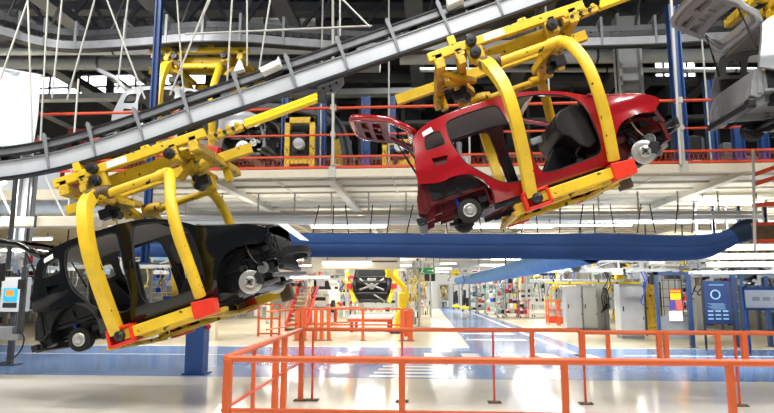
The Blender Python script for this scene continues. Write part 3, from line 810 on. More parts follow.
for px in (333,682):
    x = D(px,150,12).x
    b = MB(); b.span((x-.03,-.05,-.06), (x+.03,.0,z1+.02)); b.span((x-.06,-.07,z1-.06), (x+.06,.05,z1+.06)); b.span((x-.05,-.07,z2-.05), (x+.05,.05,z2+.05)); b.span((x-.07,-.08,-.18), (x+.07,.0,.05)); b.build('post', ROD if px in (333,682) else ORGD, t, bevel=.006)
for px in (333, 681):
    p = D(px,165,11.9); q = D(px-1 if px < 400 else px-9, 0, 11.9); q.z = 9.2
    o = MB().tube([(0,0,0), q-p], .03, n=10).build('support_rod', ROD, smooth=50); o.location = p
    tag(o, 'tall white hanger rod crossing the walkway rails left of the red car' if px < 400 else 'tall white hanger rod crossing the walkway rails right of the red bonnet', 'rod', 'tall hanger rods')
for px in (389,320,552,470,712):
    p = D(px,168,13.2); 
    o = MB().tube([(0,0,0), (0,0,4.8)], .022, n=8).build('hanger_rod', ROD, smooth=50); o.location = (p.x,13.2,MZ)
    tag(o, {389:'thin grey rod behind the walkway railing left of the red rear pillar',320:'thin grey rod behind the walkway railing beside the tall white hanger rod',552:'thin grey rod seen through the red front door opening',470:'thin grey rod seen through the red rear door opening',712:'thin grey rod behind the walkway railing below the grey car'}[px], 'rod', 'hanger rods behind the railing')

# blue columns
for px, py0, Y, lab in ((150,170,10.9,'tall blue steel column behind the white track at upper left'),(683,165,12.6,'tall blue steel column right of the red bonnet'),):
    p = D(px,py0,Y); o = empty('steel_column', (p.x,Y,0 if px < 400 else MZ), label=lab, cat='column', group='blue columns')
    b = MB(); w = .06 if px < 400 else .11; h = 10 if px < 400 else 3.6; z0 = 2.2 if px < 400 else 0
    b.span((-w,-.02,z0), (w,.02,h)); b.span((-w,-w,z0), (-w+.03,w,h)); b.span((w-.03,-w,z0), (w,w,h)); b.build('shaft', BLUEC, o)
    b = MB(); b.span((-.2,-.2,z0), (.2,.2,z0+.03)); b.build('base_plate', BLUEC, o)
for px, w, lab in ((285,.07,'blue upright behind the walkway rails near the dark engine bay'),(322,.09,'blue upright behind the walkway rails beside the white hanger rod'),(366,.10,'blue upright behind the walkway rails under the red tailgate'),(392,.09,'blue upright behind the walkway rails beside the red rear pillar'),(712,.08,'blue upright on the upper floor right of the white hanger rod'),(738,.10,'blue upright on the upper floor under the grey car'),(763,.08,'blue upright on the upper floor at the far right edge')):
    p = D(px,140,13.4); o = empty('blue_upright', (p.x,13.4,MZ), label=lab, cat='column', group='blue uprights upstairs')
    h = 2.0 if px < 400 else 2.2
    b = MB(); b.span((-w,-.02,0), (w,.02,h)); b.span((-w,-.1,0), (-w+.03,.1,h)); b.span((w-.03,-.1,0), (w,.1,h)); b.build('shaft', BLUEC, o)
    b = MB(); b.span((-w-.06,-.14,0), (w+.06,.14,.03)); b.build('base_plate', BLUEC, o)
# grey column behind the red bonnet
p = D(630,100,16); o = empty('grey_column', (p.x,16,MZ), label='wide pale grey column behind the red bonnet', cat='column')
b = MB(); b.span((-.3,-.05,0), (.3,.05,5)); b.span((-.3,-.25,0), (-.24,.25,5)); b.span((.24,-.25,0), (.3,.25,5)); b.build('shaft', LGREY, o); b = MB(); b.span((-.4,-.35,0), (.4,.35,.05)); b.build('base_plate', LGREY, o)

# ------------------------------------------------------------------ rear conveyor with its carriers and car
zr = 7.55
rear = cr([G(x, y, zr) for x, y in [(-120,8),(-60,18),(0,31),(35,41),(75,46),(140,42.5),(190,38),(240,38.5),(300,43),(380,47.5),(470,46),(560,43),(640,41),(700,38),(780,34),(840,31)]], n=4)
t = empty('overhead_conveyor', rear[0], label='grey level conveyor track curving across the top of the hall behind the white one', cat='conveyor')
def T2(pts): return [p-t.location for p in pts]
up = (0,0,1)
MB().sweep(T2(rear), [(-.025,-.11),(.025,-.11),(.025,.11),(-.025,.11)], up=up).build('track_web', GREYB, t, smooth=30)
b = MB(); b.sweep(T2([p+V((0,0,-.125)) for p in rear]), [(-.1,-.015),(.1,-.015),(.1,.015),(-.1,.015)], up=up); b.build('lower_flange', BLKST, t, smooth=30)
b = MB(); b.sweep(T2([p+V((0,.1,.36)) for p in rear]), [(-.04,-.07),(.04,-.07),(.04,.07),(-.04,.07)], up=up); b.build('chain_rail', GREYD, t, smooth=30)
b = MB(); b.sweep(T2([p+V((0,.5,.55)) for p in rear]), [(-.04,-.06),(.04,-.06),(.04,.06),(-.04,.06)], up=up); b.build('back_rail', GREYD, t, smooth=30)
for i in range(1, len(rear)-1, 3):
    p = rear[i]-t.location; b = MB(); b.span(p+V((-.03,-.04,-.1)), p+V((.03,.06,.62))); b.span(p+V((-.04,0,.5)), p+V((.04,.6,.58))); b.build('track_bracket', MGREY, t, bevel=.004)
for i in range(3, len(rear)-1, 5):
    p = rear[i]-t.location; MB().tube([p+V((0,.2,.5)), p+V((.5,.5,2.6))], .035, n=8).build('support_rod', GREYD, t, smooth=50)
b = MB()
for i in range(len(rear)-1):
    for k in range(4):
        c = rear[i].lerp(rear[i+1], k/4)-t.location+V((0,.05,.2)); b.box(c, (.2,.08,.07+.05*(k % 2)))
b.build('drive_chain', DARK2, t)
# silver car on the rear track
YS = 13.9
pz = D(200,144,YS-.8); px_ = D(110,144,YS-.8).x+.52
P_SIL = (V((px_, YS, pz.z)), (0, math.radians(2), 0))
make_car('silver unfinished car body hanging behind the white track at upper left', SIL, SILIN, 'car bodies on the overhead conveyors', P_SIL)
cs = copy_tree(ca); cs['label'] = 'yellow carrier holding the silver car body on the rear track'; cs.location = P_SIL[0]; cs.rotation_euler = P_SIL[1]
# pale car at upper right
P_WHT = (V((5.42, 9.5, 4.36)), (0, -math.radians(2), 0))
make_car('pale grey unfinished car body with raised tailgate at upper right corner', SIL, SILIN, 'car bodies on the overhead conveyors', P_WHT)
cw = copy_tree(ca); cw['label'] = 'yellow carrier above the pale grey car at upper right corner'; cw.location = P_WHT[0]; cw.rotation_euler = P_WHT[1]
# ------------------------------------------------------------------ fabric ducts
t = empty('fabric_duct', D(300,246,13), label='long dark blue fabric air duct hanging across the hall under the upper floor', cat='fabric duct')
top = [(120,234),(220,233.5),(305,233),(380,233.5),(460,234),(540,234),(600,233.5),(660,235),(700,235),(722,232),(738,226)]
bot = [(120,257),(220,257),(305,257),(380,257),(460,258.5),(540,259),(600,260),(660,261),(700,259),(722,250),(742,240)]
P = []
def ringed(cs, t0, n=24, squash=1.):
    P = []
    for i, (c, r) in enumerate(cs):
        tn = (cs[min(i+1, len(cs)-1)][0]-cs[max(i-1, 0)][0]).normalized(); a = tn.cross(V((0,0,1))).normalized(); u = a.cross(tn)
        P.append([c-t0+(a*math.cos(2*PI*k/n)+u*math.sin(2*PI*k/n))*r for k in range(n+1)])
    return P
cs = []
for (x0,y0),(x1,y1) in zip(top, bot):
    p, q = D(x0,y0,13), D(x1,y1,13); cs.append(((p+q)/2, (p-q).length/2))
pc = cr([c for c, r in cs], n=6); rr = [cs[min(i//6, len(cs)-1)][1]*(1-(i%6)/6)+cs[min(i//6+1, len(cs)-1)][1]*(i%6)/6 for i in range(len(pc))]
pts = [(c, r*(1+.015*math.sin(i*2.3))) for i, (c, r) in enumerate(zip(pc, rr))]
MB().grid(ringed(pts, t.location)).build('sleeve', BLUED, t, smooth=60, thick=.01)
c, r = pts[-1]; MB().lathe(c-t.location, (pts[-1][0]-pts[-3][0]), [(-.25,r*1.05),(-.1,r*1.25),(.05,r*1.5),(.2,r*1.5),(.32,r*1.2),(.4,r*.6),(.41,0)], n=26).build('end_cap', NAVY, t, smooth=60)
b = MB()
for x in range(312, 700, 19):
    p = D(x+random.uniform(-3,3),233,13); b.tube([p-t.location, p-t.location+V((random.uniform(-.08,.16),.0,.62))], .012, n=6)
b.build('hanger_strap', BLKST, t)
# rails and trays that carry it
for y, Y, m, lab, bx in ((218,13.4,OFFW,'pale cable tray above the blue fabric duct',(.25,.07)),(223,17.6,OFFW,'white cable tray further back just above the blue duct',(.3,.10))):
    a, c = D(150,y,Y), D(760,y-1,Y); o = empty('cable_tray', a, label=lab, cat='cable tray', group='trays under the upper floor')
    b = MB(); b.bar((0,0,0), c-a, *bx); b.build('tray', m, o)
    b = MB()
    for k in range(16): p = (c-a)*(k/16); b.span(p+V((-.015,-.015,0)), p+V((.015,.015,MZ-.22-a.z)))
    b.build('hanger', ROD, o)
    b = MB(); b.tube([(0,-.12,.09), c-a+V((0,-.12,.09))], .03, n=8); b.tube([(0,.05,.1), c-a+V((0,.05,.1))], .03, n=8); b.build('cable', LGREY, o, smooth=50)
t = empty('fabric_duct', (3.5,13.4,2.55), label='lighter blue fabric air duct running back along the aisle to the far end', cat='fabric duct')
cs = [(V((3.52-1.2*k/30, 13.4+k*1.25, 2.60-.12*math.sin(PI*k/30)+.10*k/30)), .29*(1+.02*math.sin(k*1.9))) for k in range(31)]
fine = []
for (a, r), (c, r2) in zip(cs, cs[1:]):
    for k in range(5): fine.append((a.lerp(c, k/5), r*(1+.06*math.sin(len(fine)*2.1))))
MB().grid(ringed(fine, t.location)).build('sleeve', BLUEL, t, smooth=60, thick=.01)
c, r = fine[-1]; MB().cyl(c-t.location, c-t.location+V((0,.05,0)), .3, n=24).build('end_cap', NAVY, t)

# ------------------------------------------------------------------ lamps
def tube_lamp(c, L, lab, along='x', group='fluorescent lamps', power=0, w=.16):
    o = empty('ceiling_lamp', c, label=lab, cat='lamp', group=group)
    d = V((L/2,0,0)) if along == 'x' else V((0,L/2,0)); e = V((0,w/2,0)) if along == 'x' else V((w/2,0,0))
    b = MB(); b.span(-d-e+V((0,0,.02)), d+e+V((0,0,.08))); b.build('housing', OFFW, o)
    b = MB(); b.tube([-d*.97, d*.97], .05, n=10); b.build('tube', LAMP, o, smooth=50)
    b = MB()
    for s in (-.8, .8): b.span(d*s+V((-.01,-.01,.08)), d*s+V((.01,.01,.23)))
    b.build('hanger', GREYD, o)
def area(name, loc, size, power, rot=(0,0,0), col=(1,.98,.94)):
    l = bpy.data.lights.new(name, 'AREA'); l.shape = 'RECTANGLE'; l.size, l.size_y = size; l.energy = power; l.color = col
    o = bpy.data.objects.new(name, l); COL.objects.link(o); o.location = loc; o.rotation_euler = rot
    return o
# ------------------------------------------------------------------ lights
# ------------------------------------------------------------------ orange guard railing in front
HR = 1.10
def gx(px, Y, z=HR): 
    # world x of a pixel column at distance Y and height z
    lo, hi = -40., 40.
    for _ in range(60):
        m = (lo+hi)/2; v = V((m, Y, z))-CAM; w = v.dot(FW)
        if CX+FPX*v.dot(RT)/w < px: lo = m
        else: hi = m
    return (lo+hi)/2
YF, YB = 5.28, 9.62
xl = gx(224, YF); xr = 7.6; xlb = gx(302, YB)
t = empty('guard_railing', (xl,YF,0), label='orange steel guard railing enclosing the pit in front', cat='railing')
o_ = V((xl,YF,0))
def rel(*p): return V(p)-o_
bar_ = lambda name, p, q, w, h: MB().bar(rel(*p), rel(*q), w, h).build(name, ORG, t, bevel=.008)
MB().tube([rel(xr,YF,HR), rel(xl+.06,YF,HR), rel(xl+.015,YF+.015,HR), rel(xl,YF+.06,HR), rel(xlb,YB,HR)], .03, n=12).build('top_rail', ORG, t, smooth=50)
MB().tube([rel(xr,YF,.665), rel(xl,YF,.665)], .022, n=10).build('middle_rail', ORG, t, smooth=50)
MB().tube([rel(xl,YF,.665), rel(xlb,YB,.60)], .016, n=10).build('middle_rail', ORGD, t, smooth=50)
MB().tube([rel(xlb,YB,HR), rel(gx(578,YB),YB,HR)], .032, n=12).build('top_rail', ORG, t, smooth=50)
MB().tube([rel(gx(578,YB),YB,HR-.0), rel(gx(584,YB),YB,HR-.03), rel(9,YB,HR-.03)], .034, n=12).build('top_rail', ORG, t, smooth=50)
MB().bar(rel(xlb,YB,.60), rel(9,YB,.60), .04, .05).build('middle_rail', ORG, t)
def post(px, Y, w, z0=0., z1=HR, foot=False, x=None, m=ORG):
    x = gx(px, Y, .9) if x is None else x
    b = MB(); b.span(rel(x-w/2,Y-w/2,z0), rel(x+w/2,Y+w/2,z1)); p = b.build('post', m, t, bevel=.006)
    if foot: b = MB(); b.span(rel(x-.1,Y-.08,0), rel(x+.1,Y+.08,.02)); b.cyl(rel(x-.07,Y-.05,.02), rel(x-.07,Y-.05,.035), .014, n=8); b.cyl(rel(x+.07,Y-.05,.02), rel(x+.07,Y-.05,.035), .014, n=8); b.build('foot_plate', BROWN, p)
    return p
post(228, YF, .07, x=xl+.04, foot=True)
for px in (402,565,731): post(px, YF, .055, foot=True); 
for f, w in ((.26,.04),(.53,.075),(.66,.075)): post(0, YF+(YB-YF)*f, w, x=xl+(xlb-xl)*f, foot=True)
post(300, YB, .075, foot=True, x=xlb)
for px in (313,402,493,583,735): post(px, YB+.03, .032, foot=True, m=ORGD)
for px, w in ((532,.07),(582,.09),(608,.06),(659,.07),(666,.07),(718,.07),(744,.08)): post(px, YB, w, z0=.6)

# ------------------------------------------------------------------ background furniture of the hall
def obj(name, loc, label, cat, group=None): return empty(name, loc, label=label, cat=cat, group=group)
def base(px, py): p = G(px, py); return V((p.x, p.y, 0))
def cabinet(px0, px1, ptop, pbase, label, m=OFFW, depth=.7, group='electrical cabinets', doors=1, dark_side=None):
    a, c = base(px0, pbase), base(px1, pbase); Y = a.y; h = D(px0, ptop, Y).z; w = abs(c.x-a.x)
    o = obj('electrical_cabinet', (a.x,Y,0), label, 'cabinet', group)
    b = MB(); b.span((0,0,.12), (w,depth,h)); b.build('body', m, o, bevel=.01)
    b = MB(); b.span((.02,.03,0), (w-.02,depth-.03,.12)); b.build('plinth', MGREY, o)
    for k in range(doors):
        x0, x1 = w*k/doors+.02, w*(k+1)/doors-.02
        b = MB(); b.span((x0,-.02,.16), (x1,0,h-.04)); d = b.build('door', m, o, bevel=.006)
        b = MB(); b.span((x0+.06,-.05,h*.5), (x0+.1,-.02,h*.5+.18)); b.build('handle', BLKST, d)
        b = MB()
        for z in (.35, .75): b.span((x1-.03,-.04,h*z), (x1-.005,-.018,h*z+.09))
        b.build('hinge', BLKST, d)
    return o
cabinet(567,583,286,331,'white electrical cabinet with a dark slot on its door beside the orange bins', WHT)
o = cabinet(584,598,286,331,'narrow grey cabinet attached right of the slotted white cabinet', LGREY)
cabinet(622,645,284,339,'tall white cabinet with black hinges beside the yellow panel', WHT)
a = base(648,336); o = obj('machine_guard', (a.x,a.y,0), 'tall yellow guard panel between the white cabinet and the blue frame', 'guard panel')
b = MB(); b.span((0,0,.1), (.55,.05,2.0)); b.build('panel', YEL2, o); b = MB(); b.span((-.05,-.03,0), (0,.08,2.1)); b.span((.55,-.03,0), (.6,.08,2.1)); b.build('frame', GREYD, o)
# blue framed booth with notices
a = base(660,346); c = base(691,346); Y = a.y; w = c.x-a.x; h = D(660,272,Y).z
o = obj('blue_gate_frame', (a.x,Y,0), 'blue steel portal frame carrying the yellow and red notices', 'frame')
for x, hh in ((0,h),(w,h)): b = MB(); b.span((x-.05,-.05,0), (x+.05,.05,hh)); b.build('post', BLUEPO, o)
b = MB(); b.span((-.05,-.05,h-.1), (w+.05,.05,h)); b.build('top_beam', BLUEPO, o)
b = MB(); b.span((0,-.01,.2), (w,.01,.95)); b.build('lower_panel', MGREY, o)
b = MB()
for k in range(1,5): b.span((0,-.015,.95+k*.28), (w,.015,.97+k*.28))
for k in range(1,5): b.span((w*k/5-.01,-.015,.95), (w*k/5+.01,.015,h-.1))
b.build('wire_panel', GREYD, o)
def flat(name, px0, py0, px1, py1, Y, m, label, cat, parent=None, dz=.02):
    p, q = D(px0, py0, Y), D(px1, py1, Y); b = MB(); b.span((0,0,0), (q.x-p.x,dz,p.z-q.z)); o = b.build(name, m)
    o.location = (p.x,Y,q.z); return tag(o, label, cat)
YN2 = Y-.09
flat('warning_sign',670,289.5,681,299.5,YN2,YCLEAN,'yellow warning sign with a red headline on the blue frame','sign')
s = bpy.context.scene.objects['warning_sign']; w1 = D(681,290,YN2).x-D(670,290,YN2).x; h1 = s.dimensions.z if s.dimensions.z else .3
b = MB(); b.span((0,-.006,.2), (w1,0,.32)); b.build('headline', REDS, s)
b = MB(); 
for k in range(5): b.span((.03+k*.06,-.010,.235), (.07+k*.06,-.006,.29))
for k in range(4): b.span((.04+k*.07,-.006,.07), (.09+k*.07,0,.09))
b.build('lettering', YCLEAN, s)
flat('notice',669.5,300,675.5,310,YN2,PURP,'purple printed notice below the yellow warning sign','notice')
flat('notice',676,300,683,310.5,YN2,CORAL,'coral red printed notice below the yellow warning sign','notice')
flat('notice',669,311,683,321,YN2,PAPER,'white paper notice at the bottom of the notice group','notice')
# blue information poster with a ring
Yp = 19.0
p, q = D(703,281,Yp), D(733,324,Yp); w, h = q.x-p.x, p.z-q.z
o = obj('information_poster', (p.x,Yp,q.z), 'dark blue information poster with a pale ring emblem on a frame', 'poster')
b = MB(); b.span((0,0,0), (w,.03,h)); bd = b.build('board', BOARDB, o)
b = MB(); b.tube([(w*.42+.13*math.cos(2*PI*k/24),-.012,h*.68+.13*math.sin(2*PI*k/24)) for k in range(24)], .02, n=6, closed=True); b.build('ring_emblem', LBLUE, bd, smooth=60)
b = MB()
for k in range(6): b.span((w*(.12+.08*(k % 3)),-.008,h*(.47-.025*k)-.006), (w*(.72+.06*(k % 2)),0,h*(.47-.025*k)+.004))
for k in range(3):
    for j in range(3): b.span((w*(.1+.28*j),-.008,h*(.1+.09*k)), (w*(.3+.28*j),0,h*(.135+.09*k)))
b.span((w*.2,-.008,h*.9), (w*.75,0,h*.915)); b.build('lettering', LBLUE, bd)
for x in (-.06, w+.02): b = MB(); b.span((x,0,-q.z), (x+.05,.05,h+.05)); b.build('post', GREYD, o)
for i, (px, ptop, pb, lab) in enumerate(((693,272,348,'blue fence post left of the dark blue poster'),(738,275,347,'thick blue fence post right of the dark blue poster'),(746,275,347,'second blue fence post right of the poster, under the white board'),(771,276,347,'blue fence post at the right edge under the white board'))):
    a = base(px, pb); z = D(px, ptop, a.y).z; o = obj('fence_post', (a.x,a.y,0), lab, 'post', 'blue fence posts')
    b = MB(); b.span((-.06,-.06,0), (.06,.06,z)); b.build('shaft', BLUEPO, o); b = MB(); b.span((-.12,-.12,0), (.12,.12,.02)); b.build('foot_plate', GREYD, o)
Yw = 17.6; p, q = D(744,290,Yw), D(800,308,Yw)
o = obj('white_board', (p.x,Yw,q.z), 'white notice board with a blue frame at the right edge', 'board'); w, h = q.x-p.x, p.z-q.z
b = MB(); b.span((0,0,0), (w,.03,h)); b.build('panel', PAPER, o)
b = MB(); b.span((-.05,-.02,h), (w+.05,.05,h+.08)); b.span((-.05,-.02,-.06), (w+.05,.05,0)); b.span((-.06,-.02,-.06), (0,.05,h+.08)); b.span((w,-.02,-.06), (w+.06,.05,h+.08)); b.build('frame', BLUEC, o)
b = MB()
for k in range(5): b.span((.2+.28*k,-.008,.2), (.4+.28*k,0,.3))
b.build('lettering', LGREY, o)
for x in (.05, w-.05): b = MB(); b.span((x-.03,.03,-q.z), (x+.03,.09,h)); b.build('post', BLUEC, o)
# horizontal cream and white runs at the right, behind the posters
for i, (y, w, m, lab) in enumerate(((248,.16,CREAM,'upper cream trunking at right behind the blue duct end'),(257,.16,CREAM,'middle cream trunking at right behind the blue duct end'),(265,.14,CREAM,'lower cream trunking at right behind the blue duct end'),(273,.08,OFFW,'thin white cable trunking above the blue fence at right'))):
    a, c = D(708 if y < 270 else 690, y, 16.2), D(815, y-1, 16.2); o = obj('trunking', a, lab, 'trunking', 'trunking at right')
    b = MB(); b.bar((0,0,0), c-a, .25, w); b.build('duct', m, o, bevel=.02); b = MB()
    for k in range(4): p = (c-a)*(k/4+.1); b.span(p+V((-.03,.13,0)), p+V((.03,.19,MZ-.05-a.z)))
    b.build('hanger', GREYD, o)
# steel posts of the work stations at right
for px, pt, pb, w, lab in ((580,258,322,.07,'thin steel post behind the slotted white cabinet'),(593,258,322,.10,'steel post right of the slotted white cabinet'),(601,257,330,.16,'broad pale steel post right of the grey cabinet'),(608,258,330,.05,'slim grey post with hanging black cables'),(628,258,318,.16,'pale steel post behind the tall white cabinet'),(640,258,318,.10,'second steel post behind the tall white cabinet'),(646,259,332,.10,'grey post right of the tall white cabinet'),(671,262,330,.3,'wide grey steel column behind the notices'),(700,262,330,.12,'grey post behind the blue poster')):
    a = base(px, pb); z = MZ-.2; o = obj('steel_post', (a.x,a.y,0), lab, 'post', 'steel posts at right')
    w *= 1.5; b = MB(); b.span((-w,-.02,0), (w,.02,z)); b.span((-w,-w,0), (-w+.02,w,z)); b.span((w-.02,-w,0), (w,w,z)); b.build('shaft', LGREY, o); b = MB(); b.span((-w-.05,-w-.05,0), (w+.05,w+.05,.02)); b.build('base_plate', MGREY, o)
o = obj('hose_bundle', base(606,331), 'black hose bundle hanging on the slim grey post', 'hose'); b = MB()
for k in range(4): b.tube(cr([(.02*k,-.1,1.9), (.1*k-.15,-.14,1.5), (.08*k-.1,-.14,1.0), (.12*k-.2,-.12,.8+.1*k), (.05,-.1,1.2)], n=5), .025, n=6)
b.build('hoses', RUB, o, smooth=60)

def cart(px0, px1, ptop, pbase, label, m=LGREY, shelves=3, depth=1.0, load=True, name='parts_cart', group='parts carts beside the aisle'):
    a, c = base(px0, pbase), base(px1, pbase); h = D(px0, ptop, a.y).z; w = c.x-a.x
    o = obj(name, (a.x,a.y,0), label, 'cart', group)
    for x in (0, w):
        for y in (0, depth): b = MB(); b.span((x-.025,y-.025,.12), (x+.025,y+.025,h)); b.build('upright', m, o)
    for k in range(shelves):
        z = .25+(h-.35)*k/max(1, shelves-1); b = MB(); b.span((-.02,-.02,z), (w+.02,depth+.02,z+.04)); b.build('shelf', m, o)
    for x in (.06, w-.06):
        for y in (.06, depth-.06): b = MB(); b.lathe((x-.025,y,.07), (1,0,0), [(0,0),(0,.065),(.05,.065),(.05,0)], n=14); b.build('caster', RUB, o, smooth=40)
    if load:
        short = label.split(' nearest')[0].split(' second')[0].split(' third')[0].split(' with')[0].split(' far')[0].split(' at')[0]
        for k in range(shelves-1 if shelves > 1 else 1):
            z = .29+(h-.35)*k/max(1, shelves-1); x = .03
            cols = [(DARK2,'charcoal'),(LGREY,'light grey'),(REDS,'red'),(OFFW,'white'),(BLUEP,'blue'),(TEAL,'pale green'),(CORAL,'coral')]; random.shuffle(cols)
            while x < w-.12 and cols:
                bw = random.uniform(.16,.3); bh = random.uniform(.1,.3); mm, cn = cols.pop()
                e = empty('parts_box', (a.x+x,a.y+.05,z), label='%s box on the %s shelf of the %s' % (cn, ('lowest','second','third')[k], short), cat='box', group='boxes on the '+short)
                ww = min(bw, w-.02-x); b = MB(); b.span((0,0,0), (ww,.6*depth,bh)); b.build('box', mm, e, bevel=.01); b = MB(); b.span((.02,.02,bh), (ww-.02,.55*depth,bh+.03)); b.build('lid', mm, e); x += bw+.03
    return o
cart(478,486,288,313,'small sea green parts cart nearest the blue duct end, left of the cart row', TEAL, 4)
cart(487,497,283,315,'tall pale green parts cart second in the row along the aisle', TEAL, 4)
cart(498,505,286,318,'narrow grey cart third in the row along the aisle', LGREY, 4)
cart(506,519,282,317,'parts cart with stacked red and white boxes beside the aisle', MGREY, 4)
cart(520,529,300,318,'low cart with a pinkish shelf at the right end of the cart row', CORAL, 3)
cart(470,477,286,313,'grey parts cart far along the aisle behind the cart row', MGREY, 4)
cart(534,551,303,317,'white work table behind the cart row', OFFW, 2, load=False, name='work_table', group='work tables')
for i, (px0, px1, pt, pb, lab) in enumerate(((549,559,300,325,'left orange wire bin beside the slotted white cabinet'),(560,567,300,326,'right orange wire bin beside the slotted white cabinet'))):
    a, c = base(px0, pb), base(px1, pb); w = c.x-a.x; h = D(px0, pt, a.y).z; o = obj('wire_bin', (a.x,a.y,0), lab, 'bin', 'orange wire bins')
    b = MB(); b.span((0,0,.1), (w,.6,.45)); b.build('tray', ORGD, o)
    for x in (0, w):
        for y in (0, .6): b = MB(); b.span((x-.03,y-.03,0), (x+.03,y+.03,h)); b.build('upright', ORG, o)
    b = MB(); b.span((0,-.02,h-.06), (w,.02,h)); b.span((0,-.02,h*.6), (w,.02,h*.6+.05)); b.build('cross_rail', ORG, o)
    b = MB(); b.span((.05,.05,.45), (w*.6,.5,.8)); b.span((w*.5,.1,.45), (w-.05,.5,1.0)); b.build('contents', LGREY, o)
# yellow bent pipes
for i, (px, lab) in enumerate(((546,'left yellow bent pipe rail behind the work table'),(551,'right yellow bent pipe rail behind the work table'))):
    a = base(px, 316); o = obj('pipe_rail', (a.x,a.y,0), lab, 'pipe', 'yellow bent pipes'); b = MB()
    b.tube(cr([(0,0,0), (0,0,1.2), (.1,0,1.7), (.45,0,2.05), (1.0,0,2.15), (2.2,0,2.15)], n=5), .06, n=10); b.build('pipe', YCLEAN, o, smooth=60); b = MB(); b.span((-.15,-.15,0), (.15,.15,.03)); b.build('base_plate', GREYD, o)
# long horizontal pale and yellow runs over the stations at right
for y, Y, px0, px1, m, r, lab in ((281,24,530,620,OFFW,.09,'white pipe above the work stations behind the cabinets'),(283,22,545,640,YCLEAN,.05,'yellow cable channel above the slotted cabinet'),(272,26,500,640,LGREY,.08,'grey pipe above the work stations'),(265,28,560,720,OFFW,.08,'pale pipe high above the work stations')):
    run('service_pipe', [D(px0,y,Y), D(px1,y,Y)], r*.7, m, lab, group='service pipes over the stations')
# yellow hoist heads
for px, py, Y, lab in ((621,276,24,'yellow hoist hanging above the tall white cabinet'),(506,275,30,'yellow hoist hanging above the parts carts')):
    p = D(px,py,Y); o = obj('hoist', p, lab, 'hoist', 'yellow hoists'); b = MB(); b.box((0,0,0), (.45,.35,.28)); b.box((.28,0,-.06), (.25,.25,.2)); b.build('body', YCLEAN, o, bevel=.05); b = MB(); b.cyl((0,0,.2), (0,0,MZ-.2-p.z), .04); b.cyl((.3,0,-.2), (.3,0,-.7), .02, n=8); b.box((.3,0,-.75), (.1,.1,.12)); b.build('chain', GREYD, o)
# aisle: tugger carts with yellow bases, far down
def tugger(px0, px1, ptop, pbase, label):
    a, c = base(px0, pbase), base(px1, pbase); w = c.x-a.x; h = D(px0, ptop, a.y).z; o = obj('tow_cart', (a.x,a.y,0), label, 'cart', 'yellow based tow carts')
    b = MB(); b.span((0,0,.12), (w,1.6,.42)); b.span((.05,-.1,.2), (w-.05,0,.36)); b.build('base', YCLEAN, o, bevel=.03)
    for x in (.1, w-.1):
        for y in (.2, 1.4): b = MB(); b.lathe((x-.05,y,.13), (1,0,0), [(0,0),(0,.13),(.1,.13),(.1,0)], n=14); b.build('wheel', RUB, o, smooth=40)
    b = MB()
    for k in range(5): b.box((w*random.random()*.7+.15*w, .2+random.random(), .45+h*.35*random.random()+.2), (w*.3,.4,h*.3))
    b.build('parts_load', DARK2, o, bevel=.02); b = MB()
    for x in (.06, w-.06): b.span((x-.03,.1,.4), (x+.03,.16,h)); 
    b.span((.05,.1,h-.06), (w-.05,.16,h)); b.build('frame', DARK, o); return o
tugger(453,460,284,309,'far tow cart with a yellow base and dark load on the aisle edge')
tugger(462,471,281,311,'nearer tow cart with a yellow base and dark load on the aisle edge')

# far guard railing around the middle station
def rail_run(pts, z, t, o0, m, zs=(1.1,.55), r=.03):
    for zz in zs: MB().tube([V((x,y,zz))-o0 for x, y in pts], r, n=8).build('top_rail' if zz == zs[0] else 'middle_rail', m, t, smooth=50)
Yg = 21.6
xa, xb = gx(298,Yg), gx(410,Yg); t = obj('guard_railing', (xa,Yg,0), 'far orange guard railing in front of the middle car station', 'railing'); o0 = V((xa,Yg,0))
rail_run([(xa-.3,Yg-3.0),(xa,Yg),(xb,Yg),(xb-.1,Yg+4)], 0, t, o0, ORG)
rail_run([(xa-.4,Yg),(xa+1.9,Yg+2.5)], 0, t, o0, ORG)
for px, w in ((298,.09),(304,.09),(316,.06),(322,.06),(329,.06),(410,.10),(402,.06),(363,.05)):
    x = gx(px,Yg); b = MB(); b.span((x-xa-w,-w,0), (x-xa+w,w,1.12)); p = b.build('post', ORG, t); b = MB(); b.span((x-xa-w-.06,-w-.06,0), (x-xa+w+.06,w+.06,.02)); b.build('foot_plate', BROWN, p)
b = MB(); b.span((gx(404,Yg)-xa,-.05,.15), (gx(409,Yg)-xa,.05,1.05)); b.build('gate_panel', ORGD, t)
# near gate left of it
Yh = 23.4; xa = gx(259,Yh); t = obj('safety_gate', (xa,Yh,0), 'orange safety gate frame at the foot of the white stairs', 'gate'); w = gx(280,Yh)-xa
b = MB(); 
for x in (0, w*.62, w): b.span((x-.04,-.04,0), (x+.04,.04,1.25)); 
b.build('post', ORG, t); b = MB()
for z in (.08,.65,1.2): b.span((0,-.03,z), (w,.03,z+.06))
b.build('cross_rail', ORG, t)
